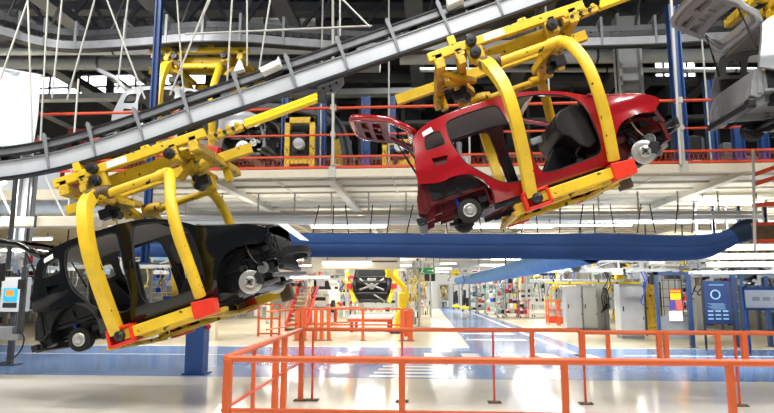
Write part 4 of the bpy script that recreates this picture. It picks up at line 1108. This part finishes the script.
# stairs up to the mezzanine, orange stringer on the right
t = obj('staircase', base(284,331), 'pale staircase with orange red stringers and handrail behind the black car nose', 'stairs'); w = gx(300,24.6)-gx(279,24.6)
n = 14
for k in range(n): b = MB(); b.span((.1,k*.26,k*.19+.12), (w,k*.26+.27,k*.19+.17)); b.span((.1,k*.26+.24,k*.19), (w,k*.26+.27,k*.19+.17)); b.build('tread', CREAM, t)
for x in (.04, w+.04):
    b = MB(); b.prism([(x,-.1,0), (x,.25,0), (x,n*.26+.2,n*.19+.0), (x,n*.26-.1,n*.19+.2), (x,-.1,.25)], (.07,0,0)); b.build('stringer', REDS, t)
    b = MB(); b.tube([(x,0,1.0), (x,n*.26,n*.19+1.0)], .03, n=8)
    for k in range(0, n, 4): b.tube([(x,k*.26,k*.19+.1), (x,k*.26,k*.19+1.0)], .025, n=8)
    b.build('handrail', ORG, t, smooth=50)
# blue pedestal under the black car
a = base(196,374); o = obj('steel_pedestal', (a.x,a.y,0), 'blue steel pedestal standing on the blue floor below the black car', 'pedestal')
b = MB(); b.span((-.19,-.17,.03), (.19,.17,1.5)); b.build('shaft', BLUEC, o, bevel=.01); b = MB(); b.span((-.23,-.2,0), (.26,.2,.04)); b.build('base_plate', BLUEC, o)
b = MB(); b.lathe((.19,-.06,.98), (1,0,-.1), [(0,.0),(0,.05),(.06,.06),(.1,.03),(.1,0)], n=12); b.build('red_knob', REDS, o, smooth=40)
for px, pb, lab in ((212,341,'pale cream post right of the blue pedestal, far behind'),):
    a = base(px, pb); o = obj('steel_post', (a.x,a.y,0), lab, 'post'); b = MB(); b.span((-.15,-.15,0), (.15,.15,MZ-.2)); b.build('shaft', CREAM, o); b = MB(); b.span((-.25,-.25,0), (.25,.25,.03)); b.build('base_plate', CREAM, o)

# the centre station: car seen end-on between yellow arms, under a cream duct with a lamp
Yc = 27.0
p = D(372,281,Yc); o = obj('car', p, 'dark car body seen end-on between yellow arms in the middle station', 'car')
k = Yc/FPX
b = MB(); b.prism([(-.74,0,.62), (-.86,0,.1), (-.86,0,-.45), (-.6,0,-.95), (.6,0,-.95), (.86,0,-.45), (.86,0,.1), (.74,0,.62)], (0,.8,0)); b.build('body', BLKIN, o, bevel=.05)
b = MB(); b.prism([(-.74,-.05,.75), (-.62,-.05,.5), (-.62,-.05,.2), (.62,-.05,.2), (.62,-.05,.5), (.74,-.05,.75), (.74,-.05,.15), (-.74,-.05,.15)], (0,.1,0)); b.bar((-.66,-.12,-.05), (.66,-.12,-.05), .1, .12); b.bar((-.5,-.12,-.85), (.5,-.12,-.85), .1, .08); b.bar((-.7,-.12,-.55), (.7,-.12,-.55), .1, .1); b.build('tail_frame', DARK2, o, bevel=.02)
b = MB()
for s in (-1,1): b.bar((s*.55,-.14,.1), (s*.08,-.14,-.25), .06, .08); b.bar((s*.55,-.14,-.4), (s*.08,-.14,-.22), .06, .08)
b.bar((s*.6,-.16,-.9), (s*.1,-.16,-.6), .05, .07); b.cyl((0,-.2,-.24), (0,-.1,-.24), .14, n=16); b.box((0,-.15,.05), (.4,.06,.1)); b.build('suspension_cross', ALU, o, bevel=.01)
for s in (-1,1):
    b = MB(); b.lathe((s*.70,-.1,-.2), (s,0,0), [(0,0),(0,.28),(.12,.28),(.14,.2),(.14,0)], n=18); b.build('brake_drum', RUB, o, smooth=40)
o = obj('car_carrier', p, 'yellow carrier around the end-on car in the middle station', 'carrier')
for s in (-1,1):
    b = MB(); b.sweep(cr([(s*.55,-.1,1.15), (s*.95,-.1,.95), (s*1.10,-.1,.45), (s*1.0,-.1,-.2), (s*.82,-.1,-.75), (s*.78,-.1,-.95)], n=4), [(-.08,-.09),(.08,-.09),(.08,.09),(-.08,.09)], up=(0,1,0)); b.build('arm', YEL, o, smooth=40)
    b = MB(); b.span((s*1.0-.12,-.25,-.35), (s*1.0+.12,-.0,-.1)); b.span((s*.95-.1,-.3,.1), (s*.95+.14,-.1,.24)); b.build('red_pad', REDS, o, bevel=.02)
b = MB(); b.span((-.9,-.05,1.05), (.9,.15,1.22)); b.build('cross_beam', YEL, o)
o = obj('station_platform', (p.x,Yc-1.0,0), 'low white lift platform beneath the end-on car in the middle station', 'platform')
b = MB(); b.span((-.95,0,.55), (.95,2.2,.68)); b.build('deck', OFFW, o, bevel=.02); b = MB()
for s in (-.8,.8): b.span((s-.06,.2,0), (s+.06,.4,.55)); b.span((s-.06,1.8,0), (s+.06,2.0,.55))
b.build('leg', REDS, o); b = MB(); b.span((-.95,-.06,.45), (.95,0,.56)); b.build('edge_rail', ORGD, o)
# the yellow lifting device right of it
p2 = D(400,287,25.5); o = obj('lifting_device', (p2.x,25.5,0), 'bright yellow lifting device right of the end-on car', 'lifting device')
b = MB(); b.tube(cr([(-.1,0,.0), (-.1,0,.7), (.2,0,1.2), (.25,0,1.7), (-.1,0,2.2), (-.5,0,2.55), (-.55,0,2.9)], n=5), .12, n=12); b.build('arm', YCLEAN, o, smooth=60)
b = MB(); b.box((.12,0,1.4), (.36,.3,.6)); b.box((-.45,0,2.5), (.3,.3,.4)); b.build('housing', YCLEAN, o, bevel=.06); b = MB(); b.span((-.4,-.3,0), (.3,.4,.12)); b.build('base', GREYD, o)
a, c = D(312,262.5,23), D(400,262.5,23); o = obj('ventilation_duct', (a.x,23,a.z), 'cream ventilation trunk across the middle station below the blue duct', 'duct'); w = c.x-a.x
b = MB(); b.span((0,0,-.26), (w,.5,.24)); b.build('casing', CREAM, o, bevel=.02); b = MB(); b.span((w*.55,-.012,.0), (w*.97,0,.06)); b.span((0,-.02,.2), (w,.0,.26)); b.build('slot', BROWN, o)
b = MB()
for k in (.1,.5,.9): b.span((w*k-.03,.2,.2), (w*k+.03,.26,MZ-.2-a.z))
b.build('hanger', LGREY, o)

# white car being finished at left of the middle station
p = D(314,304,31); o = obj('car', (p.x,31,p.z-.45), 'white car front with windscreen and mirror behind the far orange railing', 'car'); h0 = .2
b = MB(); w = .85
prof = [(-w,.3),(-w-.02,.8),(-w+.04,1.0),(-.62,1.55),(-.5,1.62),(.5,1.62),(.62,1.55),(w-.04,1.0),(w+.02,.8),(w,.3)]
b.prism([(x,.9,z+h0+.0) for x, z in prof], (0,2.6,0)); b.prism([(x*.98,0,z+h0) for x, z in [(-w,.25),(-w,.75),(-.7,.98),(.7,.98),(w,.75),(w,.25)]], (0,1.0,0)); b.build('body', OFFW, o, bevel=.06)
b = MB(); b.add([(-.74,.88,1.0+h0), (.74,.88,1.0+h0), (.56,.892,1.52+h0), (-.56,.892,1.52+h0)], [(0,1,2,3)]); b.build('windscreen', DARK, o, thick=.02)
b = MB(); b.span((-.6,-.02,.42+h0), (.6,.02,.6+h0)); b.build('grille', DARK, o)
for s in (-1,1):
    b = MB(); b.box((s*1.0,.95,1.08+h0), (.2,.12,.14)); b.build('mirror', DARK, o, bevel=.03); b = MB(); b.lathe((s*.80,.6,.32), (s,0,0), [(0,0),(0,.32),(.18,.32),(.18,0)], n=18); b.build('wheel', RUB, o, smooth=40)
    b = MB(); b.box((s*.62,-.0,.72+h0), (.3,.06,.14)); b.build('headlamp', LGREY, o, bevel=.03)

# emergency exit sign
p = D(427,271,30); o = obj('exit_sign', p, 'green lit emergency exit sign hanging above the aisle', 'sign'); b = MB(); b.span((-.4,-.03,-.13), (.4,.03,.15)); b.build('panel', GRN, o)
b = MB(); b.span((.02,-.04,.0), (.27,-.03,.04)); b.prism([(.26,-.04,-.06), (.36,-.04,.02), (.26,-.04,.10)], (0,.01,0)); b.box((-.22,-.035,.09), (.07,.01,.07)); b.bar((-.22,-.035,.06), (-.26,-.035,-.04), .01, .06, up=(1,0,0)); b.bar((-.26,-.035,-.04), (-.14,-.035,-.1), .01, .04, up=(1,0,0)); b.bar((-.26,-.035,-.04), (-.36,-.035,-.1), .01, .04, up=(1,0,0)); b.build('pictogram', PAPER, o)
b = MB(); b.span((-.12,-.03,-.5), (.12,.05,-.14)); b.span((.2,-.03,-.5), (.4,.05,-.14)); b.build('lower_box', DARK2, o); b = MB(); b.span((-.35,0,.15), (-.32,.03,MZ-.2-p.z)); b.span((.32,0,.15), (.35,.03,MZ-.2-p.z)); b.build('hanger', BLKST, o)
a = base(418,318); o = obj('steel_post', (a.x,a.y,0), 'dark grey post at the left of the exit sign', 'post'); b = MB(); b.span((-.08,-.08,0), (.08,.08,MZ-.2)); b.build('shaft', GREYD, o)

# machines and shelving in the bright work zone
def station(px0, px1, ptop, pbase, label, mats, n=14, depth=1.6, name='work_station', group='work stations far back'):
    a, c = base(px0, pbase), base(px1, pbase); h = D(px0, ptop, a.y).z; w = c.x-a.x; o = obj(name, (a.x,a.y,0), label, 'machine', group)
    b = MB()
    for x in (0, w):
        for y in (0, depth): b.span((x-.04,y-.04,0), (x+.04,y+.04,h))
    b.span((-.04,-.04,h-.08), (w+.04,depth+.04,h)); b.build('frame', LGREY, o)
    b = MB(); b.span((0,.1,.75), (w,depth,.82)); b.build('bench', OFFW, o)
    lev = [z for z in (.12,.83,1.28,1.72,2.15,2.6) if z < h-.2]; per = max(2, int(n*1.6/len(lev)))
    for z in lev:
        if z > 1: b = MB(); b.span((0,.15,z-.04), (w,depth*.8,z)); b.build('shelf', random.choice((LGREY,OFFW)), o)
        top = min([q for q in lev if q > z]+[h])-z-.06
        for k in range(per):
            if random.random() < .2: continue
            x = w*(k+random.uniform(0,.3))/per; sx = w/per*random.uniform(.45,.85); sz = top*random.uniform(.35,1.); y = random.uniform(-.08,.25)
            b = MB(); b.span((x,y,z), (min(w,x+sx),y+.3,z+sz))
            if k % 3 == 0: b.cyl((x+sx*.5,y-.04,z+sz*.6), (x+sx*.5,y,z+sz*.6), sx*.22, n=8)
            elif k % 3 == 1: b.span((x+sx*.2,y-.03,z+sz*.3), (x+sx*.8,y,z+sz*.6))
            b.build(random.choice(('machine_box','tool_box','parts_bin')), random.choice(mats), o, bevel=.015)
    b = MB()
    for k in range(4):
        x = random.uniform(0,w); b.tube(cr([(x,.1,h), (x+.15,.0,h-.5), (x-.1,-.05,h-.9), (x+.1,.1,1.0)], n=4), .025, n=6)
    b.build('hose', random.choice((RUB, YCLEAN, BLUEP)), o, smooth=60); return o
BR = (OFFW, OFFW, LGREY, WHT, CREAM, DARK2, BLUEP, REDS, YCLEAN, TEAL, MGREY)
station(326,346,274,319,'cluttered work station between the white car and the end-on car', BR, 20)
station(408,419,268,327,'cluttered white work station right of the yellow lifting device', BR, 22)
station(420,431,274,317,'cluttered white work station at the left edge of the aisle under the exit sign', BR, 20)
station(528,546,268,310,'dense pale machinery behind the white work table', (LGREY,OFFW,MGREY,TEAL,DARK2), 20)
station(472,500,270,309,'far machinery behind the parts carts', (LGREY,OFFW,MGREY,TEAL,DARK2,REDS), 20)
station(604,622,266,322,'machine bay with hoses between the two white cabinets', (LGREY,MGREY,DARK2,YCLEAN,TEAL), 22)
station(690,735,266,328,'dim machine bay behind the dark blue poster', (MGREY,DARK2,LGREY,BLUEP,REDS), 22)
station(745,790,266,328,'dim machine bay behind the white notice board', (MGREY,DARK2,LGREY,CREAM,TEAL), 18)
station(236,262,268,318,'pale machinery behind the orange safety gate', BR, 14)
station(150,200,262,320,'bright work station seen through the black car front door', (BLUEP,BLUEP,OFFW,LBLUE,OFFW,WHT), 20)
station(80,120,262,320,'bright work station seen through the black car rear door', (LBLUE,OFFW,WHT,OFFW,LGREY), 16)
station(42,70,262,322,'bright shelves of parts seen behind the black car tail', (OFFW,REDS,LGREY,WHT,BLUEP,CREAM), 20)
station(-40,20,266,326,'cream work bench with small parts behind the control panel', (CREAM,OFFW,DARK2,BROWN,WHT), 24)
cabinet(22,40,277,322,'off white cabinet with paper strips at left behind the control panel', OFFW, group=None)
# near control panel at left
Yk = 13.6
p, q = D(2,277,Yk), D(21,312,Yk); w, h = q.x-p.x, p.z-q.z
o = obj('control_panel', (p.x,Yk,0), 'light grey control panel with an orange and blue screen at the left edge', 'control panel')
b = MB(); b.span((0,0,q.z), (w,.3,p.z)); b.build('housing', LGREY, o, bevel=.02); b = MB(); b.span((w*.15,-.012,q.z+h*.30), (w*.78,0,q.z+h*.68)); s = b.build('screen', SCRB, o)
b = MB(); b.span((w*.25,-.016,q.z+h*.45), (w*.62,-.012,q.z+h*.62)); b.build('display', SCRO, s); b = MB(); b.span((w*.15,-.012,q.z+h*.12), (w*.78,0,q.z+h*.26)); b.build('keypad', DARK2, o)
b = MB(); b.span((w*.4,.1,0), (w*.6,.2,q.z)); b.span((w*.1,0,0), (w*.9,.3,.04)); b.build('stand', GREYD, o)
p = D(16,335,11.6); q = D(22,262,11.6)
o = obj('hanging_pendant', (p.x,11.6,p.z), 'grey pendant arm with a black cable loop in front of the control panel', 'pendant')
b = MB(); b.span((0,0,0), (.09,.09,1.35)); b.build('post', GREYD, o, bevel=.01); b = MB(); b.span((-.6,-.05,-.1), (.09,.15,.02)); b.span((-.6,-.05,.02), (-.05,.15,.16)); b.build('tray', MGREY, o); b = MB(); b.tube(cr([(.05,0,.1), (.17,0,-.05), (.12,0,-.3), (-.1,0,-.5), (-.5,0,-.58)], n=6), .015, n=8); b.build('cable', RUB, o, smooth=60)
b = MB(); b.box((.06,-.03,1.0), (.14,.1,.2)); b.build('clamp', BLKST, o, bevel=.02)
b = MB(); b.span((.02,.02,1.35), (.06,.06,MZ-p.z)); b.build('hanger', GREYD, o)
p = D(2,272,10.5); o = obj('monitor', p, 'back of a black monitor at the far left edge', 'monitor'); b = MB(); b.box((-.1,0,0), (.32,.08,.34)); b.build('case', DARK, o, bevel=.03); b = MB(); b.bar((-.1,.05,0), (-.1,.3,.1), .05, .05); b.span((-.13,.25,.05), (-.07,.31,2.4)); b.build('arm', GREYD, o)

# left: cream trunking and hanging plastic sheet
a, c = D(-60,223,11.5), D(98,222,11.5); o = obj('trunking', a, 'cream horizontal trunking behind the black car tailgate at left', 'trunking'); b = MB(); b.bar((0,0,0), c-a, .3, .2); b.build('duct', CREAM, o, bevel=.015); b = MB()
for k in range(4): q = (c-a)*(.1+.27*k); b.span(q+V((-.02,-.17,-.12)), q+V((.02,-.15,.12)))
b.build('clip', GREYD, o); b = MB()
for k in range(3): q = (c-a)*(.15+.33*k); b.tube([q, q+V((0,0,3.0))], .02, n=8); b.tube([q, q+V((-.7,0,1.2))], .02, n=8)
b.build('hanger', ROD, o, smooth=50)
a, c = D(18,218,12.5), D(31,165,12.5); o = obj('steel_column', (a.x,12.5,0), 'wide grey steel column at left behind the white track end', 'column'); w = D(31,190,12.5).x-a.x
b = MB(); b.span((0,0,2.75), (w,.05,5.2)); b.span((0,-.1,2.75), (.04,.2,5.2)); b.span((w-.04,-.1,2.75), (w,.2,5.2)); b.build('shaft', MGREY, o); b = MB(); b.span((-.06,-.12,2.7), (w+.06,.22,2.75)); b.build('end_plate', GREYD, o)
PLAS = mat('plastic_sheet', (206,214,222), .35, noise=.06, nscale=2)
nt = PLAS.node_tree; bs = nt.nodes['Principled BSDF']; bs.inputs['Subsurface Weight'].default_value = 0
def sheetcloth(name, px0, px1, yt0, yt1, yb, Y, label):
    P = []; n = 26
    a0, a1 = D(px0,yt0,Y), D(px1,yt1,Y); zb = D(px0,yb,Y).z
    o = empty(name, (a0.x,Y,zb), label=label, cat='plastic sheet')
    for i in range(n+1):
        f = i/n; tp = a0.lerp(a1, f); r = []
        for j in range(13):
            g = j/12; r.append(V((tp.x-a0.x, .07*math.sin(f*17+g*2)+.04*math.sin(f*31+g*5), (tp.z-zb)*g)))
        P.append(r)
    MB().grid(P).build('sheet', PLAS, o, smooth=60, thick=.006); b = MB(); b.tube([a0-o.location, a1-o.location], .03, n=8); b.build('top_tube', LGREY, o, smooth=50); return o
sheetcloth('plastic_sheet', -60, 42, 58, 76, 150, 11.2, 'large white plastic sheet hanging at the upper left edge behind the track')
sheetcloth('plastic_sheet', -20, 118, 172, 172, 214, 15.5, 'pale plastic sheet hanging below the white track at left')

# right: orange stair flight and red beams
t = obj('staircase', D(752,172,10.6), 'orange stair flight going up at the right edge beside the deck', 'stairs'); o0 = V(t.location)
for (x0,y0),(x1,y1) in (((753,175),(830,148)),((753,205),(830,202)),((755,184),(830,160))):
    p, q = D(x0,y0,10.6)-o0, D(x1,y1,10.6)-o0; b = MB(); b.bar(p, q, .08, .07); b.build('stringer', ORGD, t)
b = MB(); p, q = D(754,238,11.0)-o0, D(830,236,11.0)-o0; b.bar(p+V((0,0,.1)), q+V((0,0,.1)), .1, .24); b.build('side_panel', BROWN, t); b = MB(); b.bar(p+V((0,0,.24)), q+V((0,0,.24)), .12, .06); b.bar(p+V((0,0,-.06)), q+V((0,0,-.06)), .12, .06); b.build('edge_rail', ORGD, t)
b = MB(); p = D(753,150,10.5)-o0; q = D(755,250,10.5)-o0; b.tube([p, q], .025, n=8); b.build('post', ROD, t, smooth=50)

# overhead service gantries with hanging lines over the work stations
def gantry(px0, px1, Y, y0, y1, label, n, m=LGREY, mats=(LGREY,OFFW,MGREY,DARK2,YCLEAN,TEAL), group='overhead gantries'):
    p, q = D(px0,y0,Y), D(px1,y1,Y); w = q.x-p.x; h = p.z-q.z
    o = empty('overhead_gantry', (p.x,Y,q.z), label=label, cat='gantry', group=group)
    for z in (0, h): 
        for y in (0, .8): b = MB(); b.span((0,y-.04,z-.05), (w,y+.04,z+.05)); b.build('chord', m, o)
    k = max(3, int(w/1.1)); b = MB()
    for i in range(k+1):
        x = w*i/k; b.bar((x,0,0), (x,0,h), .06, .06); b.bar((x,0,h), (x,.8,h), .05, .05)
        if i < k: b.bar((x,0,0), (w*(i+1)/k,0,h), .04, .04)
    b.build('bracing', m, o)
    for i in range(0, k+1, 2): b = MB(); b.span((w*i/k-.02,.4,h), (w*i/k+.02,.44,MZ-.06-q.z)); b.build('hanger', GREYD, o)
    for i in range(n):
        x = random.uniform(0,w-.3); sx, sz = random.uniform(.1,.5), random.uniform(.1,.35); z = random.choice((-.3, h*.2, h*.55, -.15))
        b = MB(); b.span((x,-.12,z), (x+sx,.2,z+sz)); b.span((x+sx*.3,-.14,z+sz*.3), (x+sx*.6,-.12,z+sz*.6)); b.build(random.choice(('junction_box','balancer','control_box')), random.choice(mats), o, bevel=.01)
    for i in range(n//2):
        x = random.uniform(0,w); d = random.uniform(.4,1.1); b = MB(); b.tube(cr([(x,0,0), (x+.12,-.05,-d*.5), (x-.06,-.05,-d), (x+.05,0,-d*1.1)], n=4), .02, n=6); b.build('air_hose', random.choice((RUB,RUB,BLUEP,YCLEAN,LGREY)), o, smooth=60)
    return o
gantry(546,640,26,258,268,'pale steel gantry over the parts carts and work table',22)
gantry(585,720,21,260,270,'grey steel gantry behind the tall white cabinet tops',18)
gantry(690,800,20,266,276,'grey steel gantry above the blue poster and white board',16, MGREY, (MGREY,GREYD,LGREY,BROWN))
gantry(440,560,38,266,273,'far pale gantry beside the lighter blue duct',18)
gantry(236,345,25,270,279,'pale gantry behind the stairs and the white car',16, OFFW, (OFFW,LGREY,WHT,REDS,DARK2))
gantry(60,215,22,256,266,'pale gantry seen through the black car door openings',18, OFFW, (OFFW,LGREY,WHT,LBLUE))
gantry(-60,60,18,255,268,'pale gantry at the far left above the control panel',14, OFFW, (OFFW,LGREY,WHT,REDS))
gantry(398,440,34,262,270,'far white gantry behind the exit sign',10, OFFW, (OFFW,LGREY,WHT))
ST2 = (OFFW, LGREY, WHT, CREAM, DARK2, MGREY, REDS, YCLEAN, TEAL)
station(402,414,270,323,'busy white station left of the aisle behind the far railing corner', BR, 30, name='work_station')
station(412,426,280,309,'pale machines far down the left side of the aisle', ST2, 22)
station(440,449,284,308,'small dark machines at the far right end of the aisle', (DARK2,MGREY,LGREY,OFFW), 14)
station(300,328,284,312,'pale shelving of parts behind the white car', BR, 26)
station(330,356,282,316,'red and white part stillages left of the end-on car', (REDS,OFFW,LGREY,DARK2,REDS), 22)
station(352,396,292,313,'low machinery beneath the end-on car at the back', (OFFW,LGREY,DARK2,CREAM), 16)
station(556,572,268,314,'tall pale machinery behind the orange wire bins', ST2, 22)
station(645,668,268,326,'yellow and grey machinery behind the yellow guard panel', (YEL2,MGREY,LGREY,DARK2,GREYD), 20)
station(672,700,270,324,'grey machinery behind the notices on the blue frame', (MGREY,LGREY,DARK2,OFFW,REDS), 20)
station(500,526,272,310,'dense white machinery behind the stacked box cart', ST2, 24)
station(20,48,268,324,'cream shelving behind the white cabinet with paper strips', (CREAM,OFFW,WHT,LGREY,REDS), 20)
station(100,150,268,314,'white work bench with blue bins beyond the black car', (BLUEP,LBLUE,OFFW,WHT,OFFW), 22)
# more steel posts in the bright zone
for i, (px, pb, w, m, lab) in enumerate(((268,324,.09,CREAM,'slim cream post behind the orange safety gate'),(312,322,.10,OFFW,'white post behind the white car'),(345,314,.10,OFFW,'white post left of the end-on car'),(432,309,.12,LGREY,'grey post far down the aisle under the exit sign'),(470,310,.10,LGREY,'grey post behind the far tow carts'),(520,310,.10,OFFW,'white post behind the stacked box cart'),(548,312,.08,LGREY,'grey post behind the yellow bent pipes'),(560,316,.10,LGREY,'pale post behind the orange wire bins'),(655,330,.08,GREYD,'dark grey post left of the blue portal frame'),(722,330,.09,MGREY,'grey post behind the blue poster, right side'),(760,330,.09,MGREY,'grey post behind the white notice board'))):
    a = base(px, pb); o = obj('steel_post', (a.x,a.y,0), lab, 'post', 'steel posts in the bright zone')
    b = MB(); b.span((-w,-.02,0), (w,.02,MZ-.06)); b.span((-w,-w,0), (-w+.02,w,MZ-.06)); b.span((w-.02,-w,0), (w,w,MZ-.06)); b.build('shaft', m, o); b = MB(); b.span((-w-.05,-w-.05,0), (w+.05,w+.05,.02)); b.build('base_plate', MGREY, o)
# machinery of the upper floor, seen over the walkway rails
def upper(px0, px1, yt, Y, label, m, kind):
    a, c = D(px0,168,Y), D(px1,168,Y); w = c.x-a.x; h = D(px0,yt,Y).z-MZ
    o = empty('upper_machine', (a.x,Y,MZ), label=label, cat='machine', group='machines on the upper floor')
    if kind == 'frame':
        for x in (0, w): b = MB(); b.span((x-.06,-.06,0), (x+.06,.06,h)); b.build('upright', m, o, bevel=.01)
        b = MB(); b.span((-.06,-.06,h-.14), (w+.06,.06,h)); b.build('top_beam', m, o, bevel=.01); b = MB(); b.span((0,-.04,.35), (w,.04,.5)); b.build('lower_beam', m, o)
        b = MB(); b.span((w*.2,-.1,.5), (w*.75,.3,h*.75)); b.span((w*.3,-.14,h*.4), (w*.5,-.1,h*.6)); b.build('gear_housing', DARK2, o, bevel=.02); b = MB(); b.cyl((w*.55,-.12,.75), (w*.55,-.3,.75), .12, n=14); b.build('motor', LGREY, o, smooth=40)
    else:
        b = MB(); b.span((0,0,.1), (w,.6,h*.7)); b.span((w*.1,.05,h*.7), (w*.6,.5,h)); b.build('housing', m, o, bevel=.03); b = MB(); b.span((0,0,0), (w,.6,.1)); b.build('base', GREYD, o); b = MB(); b.span((w*.15,-.02,h*.2), (w*.5,0,h*.5)); b.build('panel', OFFW, o); b = MB(); b.cyl((w*.75,.3,h*.7), (w*.75,.3,h), .08, n=12); b.build('stack', MGREY, o, smooth=40)
    return o
upper(287,312,118,13.0,'yellow machine frame on the upper floor behind the dark engine bay',YEL2,'frame')
upper(330,352,138,14.6,'low yellow machine on the upper floor left of the red tailgate',YEL2,'box')
upper(385,412,140,13.4,'yellow machine frame on the upper floor under the red tailgate',YEL2,'frame')
upper(430,470,140,15,'grey machine on the upper floor behind the red rear door',LGREY,'box')
upper(690,715,135,14.5,'dark machine on the upper floor below the grey car',DARK2,'box')
upper(722,760,142,15,'grey machine on the upper floor at the far right',MGREY,'box')
upper(60,98,128,14.5,'dull red machine on the upper floor at left above the white track',REDIN,'box')
p = D(300,108,14); o = empty('curved_track', p, label='dark curved track dropping behind the tall white hanger rod', cat='track'); b = MB()
pp = [D(x,y,14)-p for x,y in ((255,104),(290,106),(318,112),(335,122),(344,138),(348,158),(349,172))]
b.sweep(cr(pp, n=4), [(-.12,-.1),(.12,-.1),(.12,.1),(-.12,.1)]); b.build('beam', GREYD, o, smooth=40); b = MB(); b.tube([v+V((0,-.13,.05)) for v in cr(pp, n=4)], .03, n=6); b.build('chain', BLKST, o)
# loose sensor box and plate under the track near the tow bar
p = D(330,85,8.9); o = empty('switch_plate', p, label='grey perforated switch plate under the white track above the tow bar', cat='plate'); b = MB(); b.prism([(-.2,0,-.02), (.2,0,.16), (.22,0,.02), (.1,0,-.12), (-.14,0,-.14)], (0,.05,0)); b.build('plate', MGREY, o, bevel=.01); b = MB()
for x, z in ((-.1,-.05),(0,-.02),(.1,.03),(.02,-.09)): b.cyl((x,-.01,z), (x,.0,z), .02, n=8)
b.build('bolt', BLKST, o); b = MB(); b.cyl((.05,.02,.05), (.05,.02,.3), .015, n=8); b.build('stem', ROD, o)
p = D(314,304,31); o = empty('lift_stand', (p.x,31,0), label='orange lift stand under the white car behind the far railing', cat='stand'); zt = p.z-.45+.25
for x in (-.7,.7): b = MB(); b.span((x-.08,.3,0), (x+.08,.5,zt)); b.span((x-.08,2.6,0), (x+.08,2.8,zt)); b.build('leg', ORGD, o)
b = MB(); b.span((-.8,.2,zt-.12), (.8,2.9,zt)); b.build('deck', GREYD, o)
# ------------------------------------------------------------------ lamps in view
for px, py, Y, L, lab in ((500,226,15.2,1.5,'bright fluorescent tube just above the blue duct under the red car'),(535,226,15.2,.9,'short fluorescent tube above the blue duct right of the rear wheel'),(347,262.5,22.9,1.9,'lit fluorescent tube on the face of the cream trunk'),(310,277,24,1.6,'fluorescent tube behind the black car nose'),(18,250,18,3.4,'long bright fluorescent tube at the far left')):
    tube_lamp(D(px,py,Y), L, lab)
for px, py, Y, lab in ((30,239,20,'fluorescent tube near the black tailgate, higher'),(250,226,19,'fluorescent tube above the black bonnet'),(720,232,20,'fluorescent tube behind the end of the blue duct')):
    tube_lamp(D(px,py,Y), 1.6, lab)
for k in range(4):
    tube_lamp((1.0,32+k*8,3.6), 1.5, ('first','second','third','last')[k]+' fluorescent tube hanging over the far aisle, counted from the camera')
# light: rows of fittings under the deck, high bay fittings over the near floor, daylight from the side bays, and added fill lights
ROWW = ('first','second','third','fourth','fifth'); COLW = ('leftmost','second from left','third from left','rightmost')
for i, y in enumerate((18.4,25.5,31,37,45)):
    for j, x in enumerate((-9,-2.5,4.9,10.5)):
        tube_lamp((x,y,3.72), 2.4, 'fluorescent lamp under the deck, %s row back, %s of its row' % (ROWW[i], COLW[j]), group='lamp rows under the deck')
        area('lamp_light', (x,y,3.64), (2.4,.4), 240 if x < 8 else 80)
        area('lamp_uplight', (x,y,3.60), (2.4,.4), 60, (PI,0,0))
for x, y in ((-14,15),(-14,21),(-20,18),(-14,34),(-20,28)): area('lamp_light', (x,y,4.5), (3,1), 300)
for y in (54,62):
    for x in (-8,2,12): area('lamp_light', (x,y,6), (4,1), 900)
for x in (-7,0,7):
    for y in (1.0,6.0): area('high_bay_light', (x,y,10.5), (2.2,.6), 560)
for x in (-9,0,9): area('high_bay_light', (x,18,9.0), (2.2,.6), 220)
area('fill_light', (-8.6,7.6,7.2), (2.0,.6), 200, (math.radians(50),0,math.radians(25)))  # added light without a fitting, brightens the hanging plastic sheet
area('fill_light', (5,9,9.5), (2,.6), 250)
for x in (-4.5,.8,6.2,11.5): area('deck_fill', (x,14.6,3.30), (4.4,.8), 38, (PI,0,0))  # added upward fill, stands in for floor bounce on the deck underside
for lx, ly, pw, lab in ((-9.2,11.2,170,'added fluorescent fill lamp over the control panel bay at far left'),(7.4,15.2,380,'added fluorescent fill lamp hung in front of the tall white cabinet'),(11.2,13.6,22,'added fluorescent fill lamp hung in front of the white notice board')):
    tube_lamp((lx,ly,3.86), 1.6, lab, group='added fill lamps'); area('lamp_light', (lx,ly,3.78), (1.6,.3), pw, (math.radians(38),0,0))  # added lamps, given fittings, to brighten the panel, cabinet and board
area('fill_light', (-6.5,11.4,7.7), (2.4,.5), 110, (math.radians(48),0,0))  # added light without a fitting, aimed to lift the silver car
area('daylight_left', (-25.5,6,5), (16,6), 700, (0,-PI/2,0), (.93,.97,1))
w = bpy.data.worlds.new('world'); SC.world = w; w.use_nodes = True
w.node_tree.nodes['Background'].inputs[0].default_value = (.8,.88,1,1); w.node_tree.nodes['Background'].inputs[1].default_value = .14
SC.view_settings.view_transform = 'Standard'; SC.view_settings.look = 'None'; SC.view_settings.gamma = 1; SC.view_settings.use_curve_mapping = False
SC.view_settings.exposure = 0.0
SC.cycles.use_denoising = True
SC.cycles.max_bounces = 6; SC.cycles.diffuse_bounces = 3; SC.cycles.glossy_bounces = 4; SC.cycles.caustics_reflective = False; SC.cycles.caustics_refractive = False
SC.cycles.sample_clamp_indirect = 6
